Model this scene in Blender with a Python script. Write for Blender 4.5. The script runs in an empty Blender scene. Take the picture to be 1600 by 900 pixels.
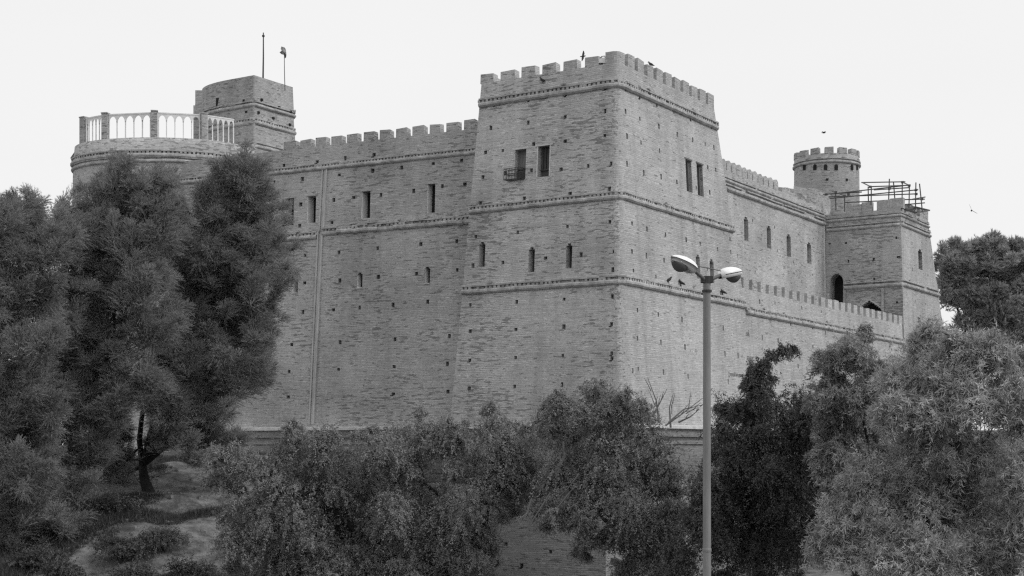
import bpy, math, random
import numpy as np
from mathutils import Vector

random.seed(7)
RNG = np.random.default_rng(11)
sc = bpy.context.scene
COL = sc.collection
F = 2285.0            # focal length in pixels of the 1600-wide photograph
HZ = 700.0            # image row of the horizon
UP = Vector((0, 0, 1))

def at(px, py, Y):
    """the point of the place seen at a pixel of the photograph, Y metres away"""
    return Vector(((px - 800) / F * Y, Y, (HZ - py) / F * Y))

def V2(x, y, z=0.0):
    return Vector((x, y, z))

U = V2(-3600, 2285).normalized()      # along the front (left) faces, going left
W = V2(2285, 3600).normalized()       # along the right faces, going away
C0 = V2(6.13, 80.0)                   # near corner of the square tower at its foot
ZL = 1.26                             # height of the ledge at the foot of the walls

# ------------------------------------------------------------------ helpers
class MB:
    def __init__(self):
        self.v, self.f, self.uv, self.sm = [], [], [], []
    def poly(self, pts, uvs=None, smooth=False):
        b = len(self.v)
        self.v.extend([tuple(p) for p in pts])
        self.f.append(tuple(range(b, b + len(pts))))
        if uvs is None:
            a = Vector(pts[0]); n = Vector((0, 0, 0))
            for i in range(1, len(pts) - 1):
                n += (Vector(pts[i]) - a).cross(Vector(pts[i + 1]) - a)
            if n.length > 1e-12:
                n.normalize()
            if abs(n.z) < .75:
                t = UP.cross(n); t.normalize()
                if t.x + .3 * t.y < 0: t = -t
                uvs = [(Vector(p).dot(t), p[2]) for p in pts]
            else:
                uvs = [(p[0], p[1]) for p in pts]
        self.uv.append(uvs); self.sm.append(smooth)
    def hexa(self, lo, hi, bottom=True, top=True):
        n = len(lo)
        for i in range(n):
            j = (i + 1) % n
            self.poly([lo[i], lo[j], hi[j], hi[i]])
        if top: self.poly(hi)
        if bottom: self.poly(lo[::-1])
    def box(self, o, ax, ay, az, bottom=True):
        """o: corner, three edge vectors"""
        lo = [o, o + ax, o + ax + ay, o + ay]
        self.hexa(lo, [p + az for p in lo], bottom)
    def cbox(self, c, ax, ay, az):
        self.box(c - (ax + ay + az) / 2, ax, ay, az)
    def tube(self, pts, radii, n=8, cap=True, smooth=True):
        pts = [Vector(p) for p in pts]
        if not hasattr(radii, '__len__'): radii = [radii] * len(pts)
        rings = []
        ref = Vector((.31, .93, .17))
        for i, p in enumerate(pts):
            d = (pts[min(i + 1, len(pts) - 1)] - pts[max(i - 1, 0)]).normalized()
            a = d.cross(ref)
            if a.length < .1: a = d.cross(Vector((1, 0, 0)))
            a.normalize(); b = d.cross(a)
            rings.append([p + (a * math.cos(k * 2 * math.pi / n) + b * math.sin(k * 2 * math.pi / n)) * radii[i] for k in range(n)])
        for i in range(len(rings) - 1):
            for k in range(n):
                self.poly([rings[i][k], rings[i][(k + 1) % n], rings[i + 1][(k + 1) % n], rings[i + 1][k]], smooth=smooth)
        if cap:
            self.poly(rings[0][::-1]); self.poly(rings[-1])
    def build(self, name, mat, parent=None, weld=False):
        me = bpy.data.meshes.new(name)
        me.from_pydata(self.v, [], self.f)
        uvl = me.uv_layers.new(name='UVMap')
        flat = [c for uv in self.uv for p in uv for c in p]
        uvl.data.foreach_set('uv', flat)
        me.polygons.foreach_set('use_smooth', self.sm)
        me.materials.append(mat)
        if weld:
            import bmesh
            bm = bmesh.new(); bm.from_mesh(me)
            bmesh.ops.remove_doubles(bm, verts=bm.verts, dist=1e-4)
            bm.to_mesh(me); bm.free()
        o = bpy.data.objects.new(name, me); COL.objects.link(o)
        if parent is not None: link_parent(o, parent)
        return o

def link_parent(o, p):
    o.parent = p
    bpy.context.view_layer.update()
    o.matrix_parent_inverse = p.matrix_world.inverted()

def tag(o, label=None, cat=None, group=None, kind=None):
    if label: o['label'] = label
    if cat: o['category'] = cat
    if group: o['group'] = group
    if kind: o['kind'] = kind
    return o

def thing(name, loc, label, cat, group=None):
    o = bpy.data.objects.new(name, None); COL.objects.link(o)
    o.location = loc; o.empty_display_size = .5
    bpy.context.view_layer.update()
    return tag(o, label, cat, group)

# ------------------------------------------------------------------ materials
class NT:
    def __init__(self, name):
        self.m = bpy.data.materials.new(name); self.m.use_nodes = True
        self.t = self.m.node_tree; self.t.nodes.clear()
        self.out = self.t.nodes.new('ShaderNodeOutputMaterial')
    def n(self, typ, ins=None, **kw):
        nd = self.t.nodes.new(typ)
        for k, v in kw.items(): setattr(nd, k, v)
        for k, v in (ins or {}).items(): self.put(nd.inputs[k], v)
        return nd
    def put(self, sock, v):
        if isinstance(v, bpy.types.NodeSocket): self.t.links.new(v, sock)
        else: sock.default_value = v
    def math(self, op, a, b=0.0, clamp=False):
        nd = self.n('ShaderNodeMath', operation=op, use_clamp=clamp)
        self.put(nd.inputs[0], a); self.put(nd.inputs[1], b)
        return nd.outputs[0]
    def mapr(self, v, a, b, c, d, smooth=False):
        nd = self.n('ShaderNodeMapRange', interpolation_type='SMOOTHSTEP' if smooth else 'LINEAR')
        self.put(nd.inputs[0], v)
        for i, x in enumerate((a, b, c, d)): self.put(nd.inputs[i + 1], x)
        return nd.outputs[0]
    def noise(self, vec, scale, detail=3.0, rough=.5):
        return self.n('ShaderNodeTexNoise', {'Vector': vec, 'Scale': scale, 'Detail': detail, 'Roughness': rough}).outputs['Fac']
    def scalev(self, vec, s):
        nd = self.n('ShaderNodeVectorMath', operation='MULTIPLY')
        self.put(nd.inputs[0], vec); nd.inputs[1].default_value = s
        return nd.outputs[0]
    def grey(self, v):
        nd = self.n('ShaderNodeCombineColor')
        for i in range(3): self.put(nd.inputs[i], v)
        return nd.outputs[0]
    def finish(self, val, rough=.9, bump=None, bstr=.3, bdist=.02, spec=.2, metal=0.0):
        p = self.n('ShaderNodeBsdfPrincipled', {'Roughness': rough, 'Metallic': metal})
        p.inputs['Specular IOR Level'].default_value = spec
        if isinstance(val, (int, float)): val = (val, val, val, 1)
        else: val = self.grey(val)
        self.put(p.inputs['Base Color'], val)
        if bump is not None:
            b = self.n('ShaderNodeBump', {'Strength': bstr, 'Distance': bdist, 'Height': bump})
            self.t.links.new(b.outputs[0], p.inputs['Normal'])
        self.t.links.new(p.outputs[0], self.out.inputs[0])
        return self.m

def brick(name, base=.38, dash=.5, mort=.5, seed=0.0, row=.105, width=.40, patch=.25):
    t = NT(name)
    uv = t.n('ShaderNodeUVMap').outputs[0]
    geo = t.n('ShaderNodeNewGeometry').outputs['Position']
    off = t.n('ShaderNodeVectorMath', operation='ADD'); t.put(off.inputs[0], geo); off.inputs[1].default_value = (seed, seed * .7, seed * .3)
    pos = off.outputs[0]
    # wavy courses
    wob = t.noise(t.scalev(pos, (1, 1, .6)), .55, 2)
    wob2 = t.noise(pos, 2.6, 2)
    dv = t.math('ADD', t.math('MULTIPLY', t.math('SUBTRACT', wob, .5), .16), t.math('MULTIPLY', t.math('SUBTRACT', wob2, .5), .05))
    cmb = t.n('ShaderNodeCombineXYZ', {'Y': dv, 'X': t.math('MULTIPLY', dv, 1.2)})
    add = t.n('ShaderNodeVectorMath', operation='ADD'); t.put(add.inputs[0], uv); t.put(add.inputs[1], cmb.outputs[0])
    bt = t.n('ShaderNodeTexBrick', {'Vector': add.outputs[0], 'Color1': (0, 0, 0, 1), 'Color2': (1, 1, 1, 1), 'Mortar': (.5, .5, .5, 1),
             'Scale': 1.0, 'Mortar Size': row * .13, 'Mortar Smooth': .35, 'Bias': 0.0, 'Brick Width': width, 'Row Height': row},
             offset=.43, squash=1.35, squash_frequency=3)
    rnd = t.n('ShaderNodeSeparateColor', {0: bt.outputs['Color']}).outputs[0]
    mfac = bt.outputs['Fac']
    # second, longer-wave brick grid for runs of worn-out bricks
    bt2 = t.n('ShaderNodeTexBrick', {'Vector': add.outputs[0], 'Color1': (0, 0, 0, 1), 'Color2': (1, 1, 1, 1), 'Mortar': (1, 1, 1, 1),
              'Scale': 1.0, 'Mortar Size': row * .1, 'Mortar Smooth': .4, 'Bias': 0.0, 'Brick Width': width * 1.9, 'Row Height': row},
              offset=.37, squash=.7, squash_frequency=2)
    rnd2 = t.n('ShaderNodeSeparateColor', {0: bt2.outputs['Color']}).outputs[0]
    big = t.noise(pos, .23, 4, .6)
    mid = t.noise(t.scalev(pos, (1, 1, 1.6)), 1.1, 4, .6)
    clus = t.noise(t.scalev(pos, (.7, .7, 1.0)), .30, 4, .62)
    fine = t.noise(pos, 9.0, 4, .65)
    uvs = t.scalev(add.outputs[0], (1.6, 7.2, 1))
    of2 = t.n('ShaderNodeVectorMath', operation='ADD'); t.put(of2.inputs[0], uvs); of2.inputs[1].default_value = (seed, seed * 1.3, seed)
    pit = t.noise(of2.outputs[0], 1.0, 2.5, .6)
    pit2 = t.noise(t.scalev(of2.outputs[0], (2.1, 1.3, 1)), 1.0, 3, .6)
    q = t.math('ADD', pit, t.math('MULTIPLY', t.math('SUBTRACT', rnd, .5), .30))
    q = t.math('ADD', q, t.math('MULTIPLY', t.math('SUBTRACT', rnd2, .5), .08))
    lvl = t.mapr(clus, .40, .62, .70, .70 - .17 * min(1.3, dash) - .02)
    dif = t.math('SUBTRACT', q, lvl)
    worn = t.mapr(dif, -.02, .07, 0, 1, True)
    rows = t.noise(t.scalev(of2.outputs[0], (.16, 1.75, 1)), 1.0, 2, .6)
    pale = t.mapr(t.math('ADD', pit2, t.math('MULTIPLY', t.math('SUBTRACT', rnd, .5), .15)), .60, .72, 0, 1, True)
    v = t.mapr(rnd, 0, 1, .90, 1.09)
    v = t.math('MULTIPLY', v, t.mapr(pit2, .3, .7, .86, 1.13))
    v = t.math('MULTIPLY', v, t.mapr(rows, .32, .68, .86, 1.14))
    v = t.math('MULTIPLY', v, t.mapr(pale, 0, 1, 1.0, 1.14))
    v = t.math('MULTIPLY', v, t.mapr(big, .3, .7, 1 - patch, 1 + patch * .75))
    v = t.math('MULTIPLY', v, t.mapr(mid, .25, .75, .86, 1.12))
    v = t.math('MULTIPLY', v, t.mapr(fine, .25, .75, .91, 1.08))
    # mortar: pale and fresh in repaired patches, dark and eroded elsewhere
    rep = t.mapr(t.noise(pos, .17, 2), .46, .6, 0, 1, True)
    mcol = t.mapr(rep, 0, 1, .84, 1.0 + .45 * mort)
    mv = t.math('ADD', t.math('MULTIPLY', v, t.math('SUBTRACT', 1.0, mfac)), t.math('MULTIPLY', t.math('MULTIPLY', mcol, t.mapr(fine, .3, .7, .75, 1.2)), mfac))
    # streaks of rain dirt
    st = t.noise(t.scalev(pos, (1.1, 1.1, .07)), 1.0, 3, .6)
    mv = t.math('MULTIPLY', mv, t.mapr(st, .48, .75, 1.0, .80))
    # pale lime specks
    ls = t.noise(t.scalev(pos, (3, 3, 9)), 1.3, 2)
    mv = t.math('MULTIPLY', mv, t.mapr(ls, .68, .76, 1.0, 1.18))
    mv = t.math('MULTIPLY', mv, t.math('SUBTRACT', 1.0, t.math('MULTIPLY', worn, .48)))
    val = t.math('MULTIPLY', mv, base)
    h = t.math('SUBTRACT', t.math('ADD', t.math('MULTIPLY', fine, .5), t.math('MULTIPLY', rnd, .35)), t.math('ADD', t.math('MULTIPLY', mfac, .5), t.math('MULTIPLY', worn, .9)))
    return t.finish(val, .93, h, .55, .05, .12)

def rough_mat(name, base, var=.25, scale=3.0, rough=.85, bump=.2, stretch=(1, 1, 1), spec=.2, metal=0.0):
    t = NT(name)
    pos = t.scalev(t.n('ShaderNodeNewGeometry').outputs['Position'], stretch)
    a = t.noise(pos, scale, 5, .6); b = t.noise(pos, scale * 7, 3, .6)
    v = t.math('MULTIPLY', t.mapr(a, .3, .7, 1 - var, 1 + var), t.mapr(b, .3, .7, 1 - var * .5, 1 + var * .5))
    return t.finish(t.math('MULTIPLY', v, base), rough, b, bump, .02, spec, metal)

def leaf_mat(name, base, var=.5, trans=.25, gloss=.35, rough=.5):
    t = NT(name)
    r = t.n('ShaderNodeAttribute', attribute_name='rnd').outputs['Fac']
    pos = t.n('ShaderNodeNewGeometry').outputs['Position']
    cl = t.noise(pos, .9, 3, .6)
    v = t.math('MULTIPLY', t.mapr(r, 0, 1, 1 - var, 1 + var), t.mapr(cl, .3, .7, .78, 1.22))
    col = t.grey(t.math('MULTIPLY', v, base))
    p = t.n('ShaderNodeBsdfPrincipled', {'Roughness': rough, 'Base Color': col})
    p.inputs['Specular IOR Level'].default_value = gloss
    tr = t.n('ShaderNodeBsdfTranslucent', {'Color': col})
    mx = t.n('ShaderNodeMixShader', {0: trans, 1: p.outputs[0], 2: tr.outputs[0]})
    t.t.links.new(mx.outputs[0], t.out.inputs[0])
    return t.m

M = {
    'brick_front': brick('brick_front', .485, .9, .5, 0, patch=.2),
    'brick_side': brick('brick_side', .455, .05, .45, 31.0, patch=.16),
    'brick_curtain': brick('brick_curtain', .425, .8, .6, 57.0, patch=.22),
    'brick_rough': brick('brick_rough', .44, 1.3, .2, 83.0, patch=.18),
    'brick_far': brick('brick_far', .41, .6, .3, 12.0, patch=.2),
    'brick_pale': brick('brick_pale', .475, .5, .6, 44.0, patch=.28),
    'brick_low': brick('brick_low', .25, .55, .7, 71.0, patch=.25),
    'cornice': rough_mat('cornice_brick', .38, .35, 2.2, .95, .6),
    'lit_plaster': rough_mat('lit_jamb_plaster', .78, .12, 2.0, .9, .3),  # jamb plaster made extra pale, so its colour carries the lit reveal
    'chute': rough_mat('chute_render', .46, .25, 2.0, .95, .4, (1, 1, .25)),
    'stone': rough_mat('pale_coping', .55, .2, 2.0, .9, .4),
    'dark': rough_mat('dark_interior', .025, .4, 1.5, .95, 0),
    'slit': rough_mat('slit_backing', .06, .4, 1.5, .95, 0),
    'wood': rough_mat('old_shutter_wood', .17, .3, 2.0, .8, .3, (6, 6, .4)),
    'wood_dark': rough_mat('dark_shutter_wood', .07, .3, 2.0, .8, .3, (6, 6, .4)),
    'frame': rough_mat('pale_frame_paint', .55, .15, 3, .7, .2),
    'rail': rough_mat('rail_paint', .72, .12, 3, .6, .1),
    'iron': rough_mat('dark_iron', .04, .3, 6, .6, .1, spec=.4),
    'steel': rough_mat('scaffold_steel', .07, .3, 6, .5, .1, spec=.4),
    'pole': rough_mat('lamp_post_paint', .20, .16, 2.5, .5, .15, (3, 3, .5), spec=.4),
    'arm': rough_mat('lamp_arm_metal', .12, .16, 3, .45, .1, spec=.4),
    'shell': rough_mat('lamp_shell_white', .82, .06, 3, .35, .05, spec=.5),
    'bowl': rough_mat('lamp_bowl_plastic', .09, .15, 4, .3, .02, spec=.5),
    'bark': rough_mat('bark', .03, .35, 2.0, .95, .6, (3, 3, .6)),
    'twig': rough_mat('dry_twig', .14, .3, 3.0, .95, .3),
    'cloth': rough_mat('flag_cloth', .22, .45, 3.0, .9, .1),
    'feather': rough_mat('dark_feather', .05, .3, 20, .7, .05),
    'feather_pale': rough_mat('pale_feather', .45, .3, 20, .7, .05),
    'flood': rough_mat('floodlight_paint', .7, .1, 6, .5, .05),
    'leaf_tam': leaf_mat('tamarisk_leaf', .32, .25, .4, .2, .7),
    'leaf_tam_far': leaf_mat('far_tamarisk_leaf', .42, .35, .3, .2, .7),
    'leaf_acacia': leaf_mat('acacia_leaf', .225, .5, .25, .25, .45),
    'leaf_acacia_b': leaf_mat('acacia_leaf_pale', .25, .5, .25, .25, .45),
    'leaf_dark': leaf_mat('dark_leaf', .085, .6, .2, .4, .45),
    'leaf_willow': leaf_mat('lance_leaf', .36, .6, .3, .4, .45),
    'leaf_olive': leaf_mat('small_lance_leaf', .29, .55, .3, .4, .45),
    'grass': leaf_mat('dry_grass_blade', .075, .6, .2, .2, .8),
    'rubble': rough_mat('rubble_stone', .17, .35, 1.2, .95, .4),
    'roof': rough_mat('flat_roof_dust', .3, .2, 1.5, .95, .2),
}

# ------------------------------------------------------------------ walls
class Face:
    """a battered wall plane; point(a, z): a metres along d, z world height; leans inward by k per metre of height"""
    def __init__(self, o, d, inward, k, z0=ZL):
        self.o, self.d, self.n, self.k, self.z0 = V2(o.x, o.y), d, inward, k, z0
    def point(self, a, z, dep=0.0):
        p = self.o + self.d * a + self.n * (self.k * (z - self.z0) + dep)
        return Vector((p.x, p.y, z))
    def uv(self, px, py):
        r = Vector(((px - 800) / F, 1.0, (HZ - py) / F))
        m = self.n - UP * 0
        # n.(p - o) - k (z - z0) = 0
        den = self.n.dot(V2(r.x, r.y)) - self.k * r.z
        num = self.n.dot(self.o) - self.k * self.z0
        s = num / den
        p = r * s
        q = V2(p.x, p.y) - self.o
        return q.dot(self.d), p.z

def rect(face, cx, cy, w, h, dep=.5, back=None, aw=None):
    """opening centred on a pixel; w, h in photo pixels"""
    a, z = face.uv(cx, cy)
    a1, z1 = face.uv(cx + w / 2, cy); a0, _ = face.uv(cx - w / 2, cy)
    _, zt = face.uv(cx, cy - h / 2); _, zb = face.uv(cx, cy + h / 2)
    return [a0, a1, zb, zt, dep, back]

def putlog(face, pts, w=.2, h=.22):
    out = []
    for px, py in pts:
        a, z = face.uv(px, py)
        ww = w * random.uniform(.8, 1.25); hh = h * random.uniform(.8, 1.3)
        out.append([a - ww / 2, a + ww / 2, z - hh / 2, z + hh / 2, .3, 'wall'])
        if random.random() < .12:
            out.append([a - ww * .9, a + ww * .1, z - hh * .75, z - hh * .4, .3, 'wall'])
    return out

def build_face(mb, f, zlo, zhi, aL, aR, holes, uoff=0.0):
    """strips of the wall between cut heights; openings left out, their reveals added"""
    zs = sorted({zlo, zhi} | {round(h[2], 4) for h in holes} | {round(h[3], 4) for h in holes})
    zs = [z for z in zs if zlo - 1e-6 <= z <= zhi + 1e-6]
    zz = [zs[0]]
    for z in zs[1:]:
        if z - zz[-1] > 1e-3: zz.append(z)
    zs = zz
    def ivs(zm):
        out = []
        for h in sorted(h for h in holes if h[2] < zm < h[3]):
            if out and h[0] <= out[-1][1] + 1e-4:
                out[-1][1] = max(out[-1][1], h[1])
            else:
                out.append([h[0], h[1], h[4], h[5]])
        return out
    allv = []
    for i in range(len(zs) - 1):
        z0, z1 = zs[i], zs[i + 1]
        iv = ivs((z0 + z1) / 2); allv.append(iv)
        L0, L1, R0, R1 = aL(z0), aL(z1), aR(z0), aR(z1)
        x0, x1 = L0, L1
        def q(p0, p1, q0, q1):
            mb.poly([f.point(p0, z0), f.point(q0, z0), f.point(q1, z1), f.point(p1, z1)],
                    [(p0 + uoff, z0), (q0 + uoff, z0), (q1 + uoff, z1), (p1 + uoff, z1)])
        for a0, a1, dep, back in iv:
            q(x0, x1, a0, a0); x0 = x1 = a1
            for a, s in ((a0, 1), (a1, -1)):
                mb.poly([f.point(a, z0), f.point(a, z0, dep), f.point(a, z1, dep), f.point(a, z1)])
            if back == 'wall':
                mb.poly([f.point(a0, z0, dep), f.point(a1, z0, dep), f.point(a1, z1, dep), f.point(a0, z1, dep)])
        q(x0, x1, R0, R1)
    # sills and heads
    for i in range(len(zs)):
        lo = allv[i - 1] if i > 0 else []
        hi = allv[i] if i < len(allv) else []
        cuts = sorted({x for v in lo + hi for x in v[:2]})
        for c0, c1 in zip(cuts, cuts[1:]):
            m = (c0 + c1) / 2
            inl = [v for v in lo if v[0] < m < v[1]]; inh = [v for v in hi if v[0] < m < v[1]]
            if bool(inl) != bool(inh):
                dep = (inl or inh)[0][2]
                mb.poly([f.point(c0, zs[i]), f.point(c1, zs[i]), f.point(c1, zs[i], dep), f.point(c0, zs[i], dep)])

def lin(z0, a0, z1, a1):
    return lambda z: a0 + (a1 - a0) * (z - z0) / (z1 - z0)

def plate(name, f, h, mat, parent, extra=.06, th=.05, bars=0, label=None):
    """what closes an opening at the back of its reveal"""
    mb = MB()
    a0, a1, z0, z1, dep = h[:5]
    o = f.point(a0 - extra, z0 - extra, dep)
    mb.box(o, f.d * (a1 - a0 + 2 * extra), f.n * th, f.point(0, z1 + extra) - f.point(0, z0 - extra))
    ob = mb.build(name, mat, parent)
    if label: ob['label'] = label
    return ob

def stepped(face, cx, cy, w, h, dep):
    """loophole with a stepped brick head"""
    r = rect(face, cx, cy + h * .06, w, h * .88, dep)
    a0, a1, z0, z1 = r[:4]
    m = (a0 + a1) / 2; hw = (a1 - a0) * .26; hh = (z1 - z0) * .1
    return [r, [m - hw, m + hw, z1 - 1e-3, z1 + hh, dep, None]]

def sweep(mb, path, prof, zoff=0.0):
    """path: list of (point, outward normal); prof: list of (out, dz)"""
    for (p, n), (p2, n2) in zip(path, path[1:]):
        for (o0, d0), (o1, d1) in zip(prof, prof[1:]):
            mb.poly([p + n * o0 + UP * (d0 + zoff), p2 + n2 * o0 + UP * (d0 + zoff), p2 + n2 * o1 + UP * (d1 + zoff), p + n * o1 + UP * (d1 + zoff)])

def resample(path, step):
    out = [path[0]]; acc = 0.0
    pts = []
    L = [0.0]
    for (p, n), (q, m) in zip(path, path[1:]): L.append(L[-1] + (q - p).length)
    N = max(1, int(L[-1] / step))
    res = []
    j = 0
    for i in range(N + 1):
        s = L[-1] * i / N
        while j < len(L) - 2 and s > L[j + 1]: j += 1
        t = (s - L[j]) / max(1e-9, L[j + 1] - L[j])
        p = path[j][0].lerp(path[j + 1][0], t); n = path[j][1].lerp(path[j + 1][1], t).normalized()
        res.append((p, n))
    return res

def cornice(path, mat, parent, s=1.0, teeth=True, ragged=.02, miss=.06, name='cornice'):
    """string course: a rounded band, a row of brick teeth above, a thin top band"""
    mb = MB()
    rp = resample(path, .38)
    i = 0
    while i < len(rp) - 1:
        k = min(len(rp) - 1, i + random.choice((1, 1, 2, 3)))
        jo = random.uniform(-ragged, ragged); jz = random.uniform(-ragged, ragged) * .6
        seg = rp[i:k + 1]
        o = (.17 + jo) * s
        prof = [(-.12, -.30 * s), (o * .55, -.30 * s), (o, -.22 * s), (o, -.12 * s), (o * .6, -.055 * s), (-.12, -.055 * s)]
        sweep(mb, seg, prof, jz)
        for (p, n), flip in ((seg[0], 0), (seg[-1], 1)):
            mb.poly([p + n * a + UP * (b + jz) for a, b in (prof if flip else prof[::-1])])
        if random.random() > miss:
            o2 = (.13 + random.uniform(-ragged, ragged)) * s
            prof = [(-.12, .07 * s), (o2, .07 * s), (o2, .15 * s), (-.05, .19 * s)]
            sweep(mb, seg, prof, jz)
            for (p, n), flip in ((seg[0], 0), (seg[-1], 1)):
                mb.poly([p + n * a + UP * (b + jz) for a, b in (prof if flip else prof[::-1])])
        if random.random() < miss * 2.5:      # loose bricks lying on the course
            p, n = seg[0]; t = UP.cross(n)
            mb.cbox(p + n * .06 * s + UP * .24 * s, t * random.uniform(.2, .5), n * .12, UP * random.uniform(.06, .16))
        i = k
    if teeth:
        tp = resample(path, .25 * s)
        for p, n in tp[::1]:
            if random.random() < miss: continue
            t = UP.cross(n)
            w = .145 * s * random.uniform(.85, 1.15)
            mb.box(p - t * w / 2 - n * .1 + UP * -.055 * s, t * w, n * (.1 + .10 * s * random.uniform(.8, 1.1)), UP * .125 * s)
    return mb.build(name, mat, parent)

def merlon(p, d, inw, w, h, mat, parent, dep=.5, round_top=False, name='merlon'):
    mb = MB()
    h *= random.uniform(.95, 1.04); w *= random.uniform(.96, 1.04)
    jd = d + inw * random.uniform(-.02, .02)
    lo = [p - jd * w / 2, p + jd * w / 2, p + jd * w / 2 + inw * dep, p - jd * w / 2 + inw * dep]
    if not round_top:
        e = random.uniform(.96, .99)
        c = p + inw * dep / 2
        hi = []
        for q in lo:
            v = c + (q - c) * e; hi.append(v + UP * (h + random.uniform(-.05, .03)))
        mb.hexa(lo, hi, bottom=False)
    else:
        n = 8
        prof = [(-.5, 0), (-.5, .55)] + [(-.5 * math.cos(math.pi * k / n), .55 + .45 * math.sin(math.pi * k / n)) for k in range(1, n)] + [(.5, .55), (.5, 0)]
        fr = [p + jd * (w * x) + UP * (h * y) for x, y in prof]; bk = [q + inw * dep for q in fr]
        mb.poly(fr)
        mb.poly(bk[::-1])
        for i in range(len(fr) - 1):
            mb.poly([fr[i], fr[i + 1], bk[i + 1], bk[i]])
    o = mb.build(name, mat, parent)
    return o

castle = thing('castle', (6, 85, ZL), 'large weathered brick castle with battered square tower, crenellated walls and round towers', 'castle')

# ---------------- the square tower
KL, KR = .062, .052
fL = Face(C0, -U, W, KL)
fR = Face(C0, W, U, KR)
zc = fL.uv(940, 101)[1]                    # crenel floor
print('tower crenel z', zc)
RC_ = .45
Lb = fL.uv(703, 664); Lt = fL.uv(751.5, 140)
Rb = fR.uv(1193, 664); Rt = fR.uv(1118.5, 187)
aL_L = lin(Lb[1], Lb[0], Lt[1], Lt[0]); aR_L = lambda z: -KR * (z - ZL) - RC_
aL_R = lambda z: KL * (z - ZL) + RC_;    aR_R = lin(Rb[1], Rb[0], Rt[1], Rt[0])

def z3(pts, x0, y0, s):
    return [(x0 + x * s, y0 + y * s) for x, y in pts]
A3, A4, A7 = (700, 60, .311), (700, 300, .311), (940, 420, .2667)
holesL = putlog(fL, z3([(232,336),(404,310),(592,280),(790,250),(215,450),(403,423),(588,395),(789,365),(787,488),(588,517),(188,573),(275,563),(430,531),(175,697),(288,677),(418,663),(568,658),(704,641),(819,629),(810,756),(613,780),(383,805),(162,830)], *A3)
      + z3([(138,223),(125,370),(275,355),(350,203),(600,173),(813,150),(490,332),(668,315),(836,299),(828,390),(112,567),(345,552),(583,538),(825,525),(111,700),(341,690),(582,677),(821,664),(109,845),(339,832),(576,822),(822,811)], *A4)
      + [(733,607),(804,604),(878,601),(956,560)])
holesR = putlog(fR, z3([(892,256),(963,294),(1049,332),(1135,370),(1218,404),(1322,444),(892,366),(964,404),(1060,442),(1152,483),(1230,508),(1292,531),(1336,548),(900,492),(970,524),(1063,563),(900,631),(984,674),(1071,695),(1150,721),(1305,648),(1345,660),(1315,774),(1247,750)], *A3)
      + z3([(925,158),(1000,186),(1093,213),(1197,241),(1268,260),(1417,237),(1355,287),(1421,302),(925,299),(997,320),(1086,343),(932,395),(1045,425),(1160,455),(1303,388),(1370,510),(952,594),(1057,616),(1176,641),(1383,683),(952,736),(1070,756),(1191,779),(1392,813)], *A4)
      + z3([(215,587),(183,594),(363,605),(507,631),(747,620),(742,660),(800,508),(860,530)], *A7), .17, .26)
# windows
winL1 = rect(fL, 813, 257, 17, 47, .35); winL2 = rect(fL, 849.5, 252, 18, 48, .4)
slL = [stepped(fL, x, y, 9.5, 40, .45) for x, y in ((753, 397), (830.5, 405), (889, 399))]
winR = [rect(fR, 1076.5, 275, 9, 49, .5), rect(fR, 1094, 281.5, 9, 49, .5)]
slR = [stepped(fR, x, y, 6, 38, .4) for x, y in ((1091, 416), (1112.5, 423))]
hl = holesL + [winL1, winL2] + [r for s in slL for r in s]
hr = holesR + winR + [r for s in slR for r in s]
def clean(hs):
    big = [h for h in hs if h[5] != 'wall']
    return [h for h in hs if h[5] != 'wall' or not any(h[0] < b[1] + .1 and h[1] > b[0] - .1 and h[2] < b[3] + .1 and h[3] > b[2] - .1 for b in big)]
hl, hr = clean(hl), clean(hr)
def arc(z, n=9):
    """rounded near corner at height z: points and outward normals from the front face round to the side face"""
    cc = fL.point(aR_L(z), z) + W * RC_
    out = []
    for i in range(n):
        th = math.pi / 2 * i / (n - 1)
        nn = (-W) * math.cos(th) + (-U) * math.sin(th)
        out.append((cc + nn * RC_, nn))
    return out
tw = MB()
ZB = -9.0
build_face(tw, fL, ZB, zc, aL_L, aR_L, hl)
build_face(tw, fR, ZB, zc, aL_R, aR_R, hr, 40.0)
nz = 24
for i in range(nz):
    z0 = ZB + (zc - ZB) * i / nz; z1 = ZB + (zc - ZB) * (i + 1) / nz
    p0, p1 = arc(z0), arc(z1)
    for k in range(len(p0) - 1):
        s0, s1 = k * .187, (k + 1) * .187
        tw.poly([p0[k][0], p0[k + 1][0], p1[k + 1][0], p1[k][0]], [(s0 + 80, z0), (s1 + 80, z0), (s1 + 80, z1), (s0 + 80, z1)], True)
def tplan(z):
    pts = [fL.point(aL_L(z), z)] + [p for p, n in arc(z)] + [fR.point(aR_R(z), z)]
    pts.append(fR.point(aR_R(z), z) + U * (-aL_L(z) - KR * (z - ZL)))
    return pts
b0, b1 = tplan(ZB), tplan(zc)
n = len(b0)
tw.poly([b0[n - 1], b0[0], b1[0], b1[n - 1]]); tw.poly([b0[n - 2], b0[n - 1], b1[n - 1], b1[n - 2]])
cen = sum(b1, Vector()) / n
inn = [p + (cen - p).normalized() * .75 for p in b1]
for i in range(n):
    j = (i + 1) % n
    tw.poly([b1[i], b1[j], inn[j], inn[i]])
    tw.poly([inn[i], inn[j], inn[j] - UP * 1.0, inn[i] - UP * 1.0])
tw.poly([p - UP * 1.0 for p in inn])
tower = tw.build('square_tower', M['brick_front'], castle)
tower['label'] = 'battered square tower at the near corner with two upper windows on each face'
# the side face has its own, cleaner brick
tower.data.materials.append(M['brick_side'])
for p in tower.data.polygons:
    if p.normal.dot(-U) > .75 or p.normal.dot(U) > .95: p.material_index = 1
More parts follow.
